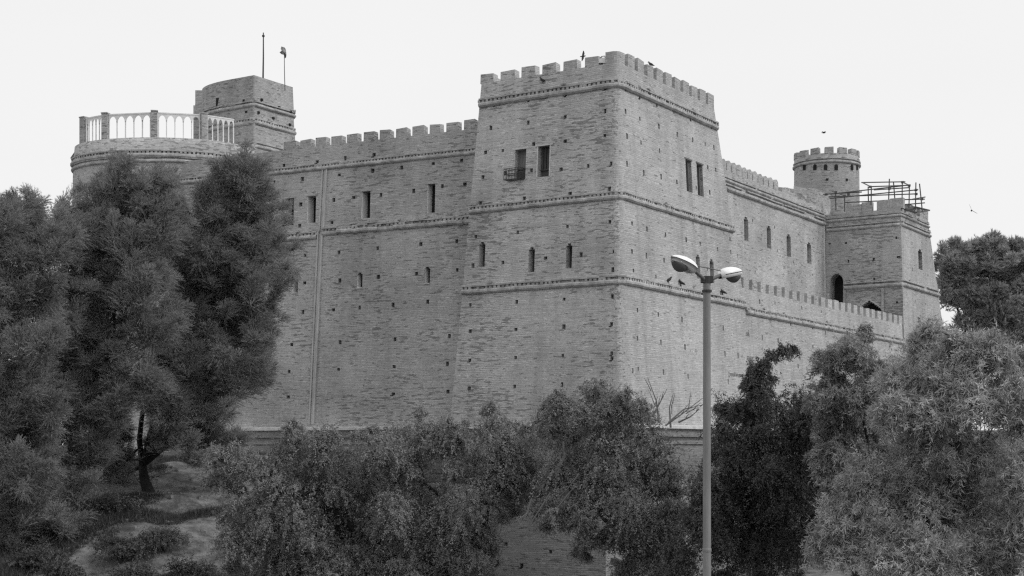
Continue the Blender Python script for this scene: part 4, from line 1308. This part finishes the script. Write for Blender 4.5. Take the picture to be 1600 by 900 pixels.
# lance-leaved trees on the right
T8 = [(1312,572,38),(1342,550,34),(1302,622,40),(1352,612,46),(1322,672,46),(1382,592,40),(1372,682,46),(1300,715,32),(1342,732,34),(1312,748,34),(1375,722,32),(1350,700,34)]
T9 = [(1442,545,40),(1492,562,50),(1542,552,40),(1425,602,50),(1502,622,60),(1572,602,46),(1594,662,52),(1432,682,60),(1522,702,64),(1602,742,56),(1352,752,50),(1422,772,60),(1502,792,60),(1582,822,56),(1312,802,40),(1302,852,46),(1372,862,50),(1442,862,56),(1522,882,56),(1592,892,46),(1450,512,20),(1520,530,20),(1580,555,24),(1405,590,36),(1430,640,44),(1395,640,34),(1465,590,44)]
LK = dict(L=(.35, 1.0), ll=.15, lw=.022, out=.75, spread=.45, f=.6, dn_=-.3)
T9 = [(x + 6, y + 8, r * .86) for x, y, r in T9]
tree('lance_leaf_tree', 'small narrow-leaved tree between the dark tree and the large pale one', 'tree', GT, gpt(1345, 42.8), at(1340, 790, 43), T8, 42.5, 'weep', 'leaf_olive', 1.15, ysp=1.0, trunk_r=.16, L=(.3, .8), ll=.12, lw=.026, out=.6, spread=.5)
tree('lance_leaf_tree', 'largest pale tree with long narrow leaves at the right edge', 'tree', GT, gpt(1490, 38.6), at(1475, 860, 39), T9, 37.5, 'weep', 'leaf_willow', 1.55, ysp=1.6, trunk_r=.24, **LK)
# tall trees beyond the castle
T10 = [(1478,398,14),(1500,402,20),(1528,395,16),(1482,432,22),(1520,428,26),(1505,468,30),(1485,470,18),(1540,470,30),(1500,510,14),(1530,510,26),(1490,415,14),(1515,410,18)]
T11 = [(1550,388,16),(1590,398,17),(1560,412,20),(1585,440,28),(1600,420,20),(1555,440,28),(1600,480,36),(1570,490,38),(1548,525,24),(1590,530,26),(1604,455,24)]
tree('distant_tree', 'far tall tree close against the edge of the far bastion', 'tree', 'tall trees beyond the castle', gpt(1510, 139), at(1512, 560, 139), T10, 139, 'plume', 'leaf_tam_far', .3, ysp=2, trunk_r=.35, L=(.6, 1.2), nl=.4, nw=.05)
tree('distant_tree', 'far tall tree cut by the right edge of the photo, above the pale tree', 'tree', 'tall trees beyond the castle', gpt(1580, 137), at(1580, 560, 137), T11, 137, 'plume', 'leaf_tam_far', .3, ysp=2, trunk_r=.35, L=(.6, 1.2), nl=.4, nw=.05)

# bare twigs in the drooping tree
tw_root = [o for o in COL.objects if o.name == 'weeping_tree.002'][0]
mb = MB()
def twig(p, q, Y, r=.035, kids=3):
    a, b = at(*p, Y), at(*q, Y + random.uniform(-.4, .4))
    m = a.lerp(b, .5) + Vector((random.uniform(-.15, .15), 0, random.uniform(-.1, .15)))
    mb.tube([a, m, b], [r, r * .6, r * .25], 5)
    for k in range(kids):
        t = random.uniform(.35, .9); s = a.lerp(b, t)
        d = (b - a).normalized() + Vector((random.uniform(-.7, .7), random.uniform(-.4, .4), random.uniform(-.2, .8)))
        e = s + d.normalized() * (b - a).length * random.uniform(.2, .4)
        mb.tube([s, s.lerp(e, .5) + Vector((0, 0, .03)), e], [r * .45, r * .3, r * .15], 4)
for p, q in (((1040, 665), (1098, 622)), ((1045, 660), (1100, 632)), ((1030, 660), (1012, 590)), ((1020, 650), (1042, 608)), ((1060, 660), (1092, 640)), ((1048, 668), (1052, 615)),
             ((900, 760), (862, 800)), ((890, 770), (830, 835)), ((905, 740), (870, 780)), ((860, 770), (812, 850)), ((880, 690), (868, 745)), ((830, 780), (805, 815))):
    mb = MB(); twig(p, q, 46.6)
    mb.build('bare_twig', M['twig'], tw_root)

# dry grass and low brush on the slope
N = 170000
xs = RNG.uniform(-30, 2, N); ys = RNG.uniform(50, 88, N)
den = vnoise(xs, ys, 3.4, 21) * .6 + vnoise(xs, ys, 1.3, 22) * .4
den = den + .12
for px, py, wx, wy in ((300, 745, 2.0, 3.6), (285, 775, 1.2, 2.0), (335, 790, 1.2, 2.4), (325, 820, .9, 1.5), (150, 885, .9, 1.5), (228, 830, 1.0, 1.8), (340, 865, .8, 1.6), (190, 765, 1.2, 1.2), (140, 855, .5, 1.0), (375, 880, .8, 1.2), (230, 770, .6, .8), (60, 890, .5, .8)):
    yy = 21 / (.2625 + (py - HZ) / F); xx = (px - 800) / F * yy
    q = ((xs - xx) / wx) ** 2 + ((ys - yy) / wy) ** 2
    den = den - .27 * np.exp(-q)
den = den + (RNG.random(N) - .5) * .12
keep = den > .50
xs, ys, den = xs[keep], ys[keep], den[keep]
p = np.stack([xs, ys, gz(xs, ys)], -1)
lv = Leaves(3)
m = 6
n = len(p)
base = p[:, None] + RNG.normal(size=(n, m, 3)) * np.array([.09, .09, 0])
dn = unit(RNG.normal(size=(n, m, 3)) * .55 + np.array([0, 0, .8]))
hgt = (.10 + .32 * np.clip((den - .5) / .25, 0, 1))[:, None] * RNG.uniform(.5, 1.2, (n, m))
lv.nn = unit(RNG.normal(size=(n, m, 3)) * .5 + np.array([0, -.3, .8]))
tri(lv, base, dn, hgt, .035 * RNG.uniform(.6, 1.3, (n, m)), RNG.random((n, m)))
gr = lv.build('dry_grass', M['grass']); tag(gr, 'tufts of dry grass and low brush on the bare slope under the tamarisks', 'grass', kind='stuff')
# broken brick and stones lying on the bare earth
rb_ = MB()
cnt = 0
while cnt < 650:
    x, y = random.uniform(-26, -8), random.uniform(52, 78)
    if vnoise(np.array([x]), np.array([y]), 2.4, 31)[0] < .45: continue
    cnt += 1
    r = random.choice((.02, .03, .04, .05, .06, .10)) * random.uniform(.8, 1.3)
    z = float(gz(x, y)); an = random.uniform(0, 3.14)
    a = Vector((math.cos(an), math.sin(an), random.uniform(-.2, .2))) * r * random.uniform(1, 1.8); b = Vector((-math.sin(an), math.cos(an), random.uniform(-.2, .2))) * r
    c = Vector((x, y, z + r * .2))
    lo = [c - a - b - UP * r, c + a - b - UP * r, c + a + b - UP * r, c - a + b - UP * r]
    j = lambda: Vector((random.uniform(-.25, .25), random.uniform(-.25, .25), random.uniform(-.25, .25))) * r
    rb_.hexa(lo, [c + (-a - b) * .75 + UP * r * .7 + j(), c + (a - b) * .75 + UP * r * .7 + j(), c + (a + b) * .75 + UP * r * .7 + j(), c + (b - a) * .75 + UP * r * .7 + j()])
tag(rb_.build('rubble', M['rubble']), 'small stones and broken brick strewn over the bare slope', 'rubble', kind='stuff')
# shrubs on the slope
k = 0
for px, py, Y, r in ((30, 800, 0, 40), (95, 835, 0, 30), (190, 860, 0, 34), (100, 895, 0, 36), (215, 905, 0, 34), (290, 895, 0, 30), (170, 745, 60, 24), (320, 715, 64, 22), (175, 800, 52, 30), (255, 850, 49, 30), (60, 870, 46, 34), (320, 885, 47, 18)):
    Y = 21 / (.2625 + (py + r * .5 - HZ) / F); x = (px - 800) / F * Y
    c = at(px, py, Y); rm = r / F * Y
    g = float(gz(x, Y))
    c.z = g + rm * .55
    lab = ['dark shrub under the tamarisk at the left edge', 'shrub in front of the leaning trunk', 'shrub between the two bare patches of the slope', 'shrub cut by the bottom edge below the leaning trunk', 'shrub cut by the bottom edge between pale earth patches', 'shrub at the bottom edge left of the drooping tree', 'round dark shrub under the middle tamarisk', 'shrub high on the slope below the ledge', 'dark shrub beside the leaning trunk', 'broad low shrub on the pale soil', 'dark shrub in the lower left corner', 'small shrub at the foot of the bare slope by the drooping tree'][k]; k += 1
    root = thing('shrub', (x, Y, g), lab, 'shrub', 'low shrubs on the slope')
    lv = Leaves(4)
    weep(lv, np.array(c), np.array([rm * 1.5, rm, rm * .6]), int(420 * rm ** 1.5), 22, L=(.2, .6), ll=.08, lw=.035, out=.9, spread=.4)
    lv.build('foliage', M['leaf_dark'], root)
    mb = MB()
    for i in range(5):
        a = random.uniform(0, 6.28)
        mb.tube([Vector((x, Y, g - .1)), Vector((x + math.cos(a) * rm * .7, Y + math.sin(a) * rm * .6, g + rm * .8))], [.03, .01], 5)
    mb.build('stem', M['bark'], root)

# ------------------------------------------------------------------ street lamp
LY = 32.0
lx = (1104.5 - 800) / F * LY
gl = float(gz(lx, LY))
lamp = thing('street_lamp', (lx, LY, gl), 'tall grey double-armed street lamp with two white heads, in front of the castle', 'street lamp')
ztop = (HZ - 441) / F * LY
mb = MB(); mb.tube([Vector((lx, LY, gl)), Vector((lx, LY, gl + 1.2)), Vector((lx, LY, ztop))], [.105, .097, .082], 16); mb.build('pole', M['pole'], lamp)
mb = MB(); mb.cbox(Vector((lx, LY, gl + .02)), V2(.45, 0), V2(0, .45), UP * .05); mb.tube([Vector((lx, LY, gl + .046)), Vector((lx, LY, gl + .4))], [.15, .14], 12); mb.build('base_plate', M['pole'], lamp)
mb = MB()
mb.tube([Vector((lx, LY, ztop - .02)), Vector((lx, LY, ztop + .10))], [.10, .10], 12)
mb.cbox(Vector((lx, LY, ztop + .06)), V2(.26, 0), V2(0, .16), UP * .14)
mb.build('bracket', M['iron'], lamp)
mb = MB(); mb.tube([Vector((lx, LY, ztop - .22)), Vector((lx, LY, ztop - .17))], .11, 10); mb.build('collar', M['iron'], lamp)
zj = (HZ - 858) / F * LY
mb = MB(); mb.tube([Vector((lx, LY, zj - .05)), Vector((lx, LY, zj)), Vector((lx, LY, zj + .02))], [.102, .104, .097], 16); mb.build('joint_ring', M['pole'], lamp)
def head(dirxy, elev, a0, L, rad, z_up):
    d = V2(*dirxy).normalized(); ax = (d * math.cos(elev) + UP * math.sin(elev)).normalized()
    side = UP.cross(d).normalized(); upv = side.cross(ax) * -1
    if upv.z < 0: upv = -upv
    o = Vector((lx, LY, ztop + .05))
    p0 = o + d * .06; p1 = o + d * a0 + UP * z_up
    mb = MB(); mb.tube([p0, p0.lerp(p1, .5) + UP * .0, p1, p1 + ax * .14], [.042, .04, .042, .05], 10); arm = mb.build('arm', M['arm'], lamp)
    # shell: rounded hood with an open underside
    sh = MB(); n, K = 14, 14
    rings = []
    for i in range(n + 1):
        s = i / n
        wdt = rad * (math.sin(math.pi * min(1, (s * .93 + .07)) ** .78)) ** .55 if 0 < s < 1 else (rad * .28 if s == 0 else .002)
        hup = wdt * .78; 
        ring = []
        for k in range(K + 1):
            th = math.pi * k / K
            ring.append(p1 + ax * (L * s) + side * (wdt * math.cos(th)) + upv * (hup * math.sin(th)))
        rings.append((ring, wdt))
    for i in range(n):
        for k in range(K):
            sh.poly([rings[i][0][k], rings[i + 1][0][k], rings[i + 1][0][k + 1], rings[i][0][k + 1]], smooth=True)
    for i in range(n):      # pale rim below the seam
        for kk in (0, K):
            a, b = rings[i][0][kk], rings[i + 1][0][kk]
            c0 = p1 + ax * (L * i / n); c1 = p1 + ax * (L * (i + 1) / n)
            sh.poly([a, b, b.lerp(c1, .1) - upv * .075, a.lerp(c0, .1) - upv * .075], smooth=True)
            sh.poly([a.lerp(c0, .1) - upv * .075, b.lerp(c1, .1) - upv * .075, c1 - upv * .075, c0 - upv * .075], smooth=True)
    h = sh.build('lamp_head', M['shell'], lamp, weld=True)
    sm = MB()
    for kk in (0, K):
        sm.tube([rings[i][0][kk] for i in range(1, n + 1)], .009, 5)
    sm.build('seam', M['iron'], h)
    bw_ = MB(); rr = []
    n2 = 12
    for i in range(n2 + 1):
        s = .30 + .60 * i / n2; q = i / n2
        wd = rad * .76 * max(.02, math.sin(math.pi * (q * .94 + .03))) ** .5; dp = .15 * max(.02, math.sin(math.pi * (q * .94 + .03))) ** .8
        rr.append([p1 + ax * (L * s) - upv * .07 + side * (wd * math.cos(math.pi * k / K)) - upv * (dp * math.sin(math.pi * k / K)) for k in range(K + 1)])
    for i in range(n2):
        for k in range(K): bw_.poly([rr[i][k], rr[i + 1][k], rr[i + 1][k + 1], rr[i][k + 1]], smooth=True)
    bw_.build('lamp_bowl', M['bowl'], h, weld=True)
    return p1 + ax * .1 + upv * .075
e1 = head((-.78, -.62), math.radians(20), .40, .72, .20, .18)
e2 = head((.86, .50), math.radians(12), .36, .62, .19, .12)
mb = MB(); mb.tube([e1, e1.lerp(e2, .5) + UP * .01, e2], .011, 6); mb.build('stay_wire', M['arm'], lamp)

# ------------------------------------------------------------------ birds
def bird_mesh(perched):
    """body, head, beak and tail in one continuous skin; wings apart from it"""
    mb = MB()
    if perched:
        spine = [((-.2, 0, -.03), .012), ((-.12, 0, 0), .035), ((-.04, 0, .05), .06), (( .04, 0, .09), .062), ((.09, 0, .15), .04), ((.11, 0, .19), .036), ((.145, 0, .19), .018), ((.175, 0, .182), .004)]
    else:
        spine = [((-.19, 0, 0), .03), ((-.12, 0, 0), .03), ((-.04, 0, 0), .055), ((.05, 0, .0), .058), ((.11, 0, .015), .036), ((.15, 0, .02), .034), ((.18, 0, .018), .015), ((.205, 0, .012), .003)]
    mb.tube([s[0] for s in spine], [s[1] for s in spine], 10)
    if perched:
        for s in (-1, 1):
            mb.tube([(.0, .025 * s, .05), (.0, .025 * s, -.075)], .008, 5)
            mb.tube([(-.02, .025 * s, -.075), (.04, .025 * s, -.078)], .007, 5)
    return mb
def wing(s, perched, dih):
    mb = MB()
    if perched:
        pts = [(.07, .055 * s, .11), (.0, .066 * s, .04), (-.2, .03 * s, -.02), (-.1, .06 * s, .05)]
        q = [Vector(p) for p in pts]; t = Vector((0, .012 * s, .004))
    else:
        c, sn = math.cos(dih), math.sin(dih)
        pts = [(.07, .04, 0), (.09, .2, 0), (.02, .4, 0), (-.03, .42, 0), (-.06, .2, 0), (-.07, .04, 0)]
        q = [Vector((x, y * c * s, y * sn + .02)) for x, y, z in pts]; t = Vector((0, 0, .012))
    mb.hexa(q, [p + t for p in q])
    return mb
bsrc = {}
def bird(p, yaw, perched, label, group, scale=1.0, roll=0.0, dih=.35, pale=False):
    root = thing('pigeon', p, label, 'bird', group)
    key = (perched, pale, dih)
    mat = M['feather_pale'] if pale else M['feather']
    if key not in bsrc:
        a = bird_mesh(perched).build('body', mat); w1 = wing(1, perched, dih).build('wing', mat); w2 = wing(-1, perched, dih).build('wing', mat)
        bsrc[key] = (a, w1, w2); parts = (a, w1, w2)
    else:
        parts = tuple(o.copy() for o in bsrc[key])
        for o in parts: COL.objects.link(o)
    for o in parts: o.parent = root
    root.rotation_euler = (roll, 0, yaw); root.scale = (scale,) * 3
    return root
GB = 'pigeons on and around the castle'
R3 = lambda d: math.radians(d)
def onledge(px, py):
    a, z = fR.uv(px, py); return fR.point(a, z, -.10)
zled = fL.uv(930, 437)[1] + .22 + .08
for px, yaw, lab, pale in ((1044, 20, 'dark pigeon on the lower string course, leftmost of the row near the lamp heads', False), (1063, 200, 'dark pigeon standing upright on the string course left of the lamp pole', False), (1084, 10, 'pale winged pigeon on the string course close to the lamp pole', True), (1128, 190, 'dark pigeon on the string course below the right lamp head', False)):
    a = fR.uv(px, 445 + (px - 1044) * .2)[0]
    bird(fR.point(a, zled + .06, -.06), R3(yaw), True, lab, GB, 1.35, pale=pale)
a = fR.uv(1022, 110)[0]
bird(fR.point(a, zc + .74 + .09, .2), R3(150), True, 'pigeon perched on a merlon of the tower side face', GB, 1.2)
bird(at(911, 88, 80.5), R3(-20), False, 'bird flying with raised wings beside the tower merlons', GB, .85, 1.15, .05)
bird(at(1287, 207.5, 95), R3(10), False, 'small distant bird gliding in the sky above the far round tower', GB, .75, .2, .25)
bird(at(1518, 329, 88), R3(70), False, 'bird banking in the empty sky above the far right trees', GB, .9, .9, .3)
a = fL.uv(848, 132)[0]
bird(fL.point(a, fL.uv(848, 132)[1] + .17, -.02), R3(170), True, 'dark pigeon on the top string course of the tower front face', GB, 1.2)

# ------------------------------------------------------------------ sky, sun, camera
wd = bpy.data.worlds.new('World'); sc.world = wd; wd.use_nodes = True
nt = wd.node_tree; nt.nodes.clear()
SUN_AZ = V2(.93, -.37).normalized(); EL = math.radians(46)
sky = nt.nodes.new('ShaderNodeTexSky'); sky.sky_type = 'NISHITA'; sky.sun_disc = False
sky.sun_elevation = EL; sky.sun_rotation = math.atan2(SUN_AZ.x, SUN_AZ.y)
sky.dust_density = 6.0; sky.air_density = 1.0
bw = nt.nodes.new('ShaderNodeRGBToBW'); nt.links.new(sky.outputs[0], bw.inputs[0])
tc = nt.nodes.new('ShaderNodeTexCoord')
mp = nt.nodes.new('ShaderNodeMapping'); mp.inputs['Scale'].default_value = (1, 1, 3.5); nt.links.new(tc.outputs['Generated'], mp.inputs[0])
nz_ = nt.nodes.new('ShaderNodeTexNoise'); nz_.inputs['Scale'].default_value = 1.6; nz_.inputs['Detail'].default_value = 3; nt.links.new(mp.outputs[0], nz_.inputs['Vector'])
def wm(op, a, b):
    n_ = nt.nodes.new('ShaderNodeMath'); n_.operation = op
    for i, x in enumerate((a, b)):
        if isinstance(x, bpy.types.NodeSocket): nt.links.new(x, n_.inputs[i])
        else: n_.inputs[i].default_value = x
    return n_.outputs[0]
# an even overcast deck with a little of the clear-sky gradient and soft cloud left in it
v = wm('ADD', wm('MULTIPLY', wm('MINIMUM', bw.outputs[0], 12.0), .10), 7.85)
v = wm('MULTIPLY', v, wm('ADD', wm('MULTIPLY', nz_.outputs['Fac'], .10), .95))
bg = nt.nodes.new('ShaderNodeBackground'); bg.inputs['Strength'].default_value = .11
nt.links.new(v, bg.inputs['Color'])
wo = nt.nodes.new('ShaderNodeOutputWorld'); nt.links.new(bg.outputs[0], wo.inputs[0])

ld = bpy.data.lights.new('sun', 'SUN'); ld.energy = 1.5; ld.angle = math.radians(20); ld.color = (1, 1, 1)
so = bpy.data.objects.new('sun', ld); COL.objects.link(so)
dirv = -(SUN_AZ * math.cos(EL) + UP * math.sin(EL))
so.rotation_euler = dirv.to_track_quat('-Z', 'Y').to_euler()

cd = bpy.data.cameras.new('camera'); cam = bpy.data.objects.new('camera', cd); COL.objects.link(cam)
cam.location = (0, 0, 0); cam.rotation_euler = (math.pi / 2, 0, 0)
cd.sensor_width = 36; cd.lens = F / 1600 * 36; cd.shift_y = (HZ - 450) / 1600
cd.clip_start = .1; cd.clip_end = 6000
sc.camera = cam
vs = sc.view_settings
vs.view_transform = 'Standard'; vs.look = 'None'; vs.gamma = 1; vs.exposure = 0; vs.use_curve_mapping = False
sc.cycles.max_bounces = 5; sc.cycles.diffuse_bounces = 3; sc.cycles.glossy_bounces = 2; sc.cycles.transmission_bounces = 3
sc.cycles.use_denoising = False
sc.cycles.filter_width = 1.3
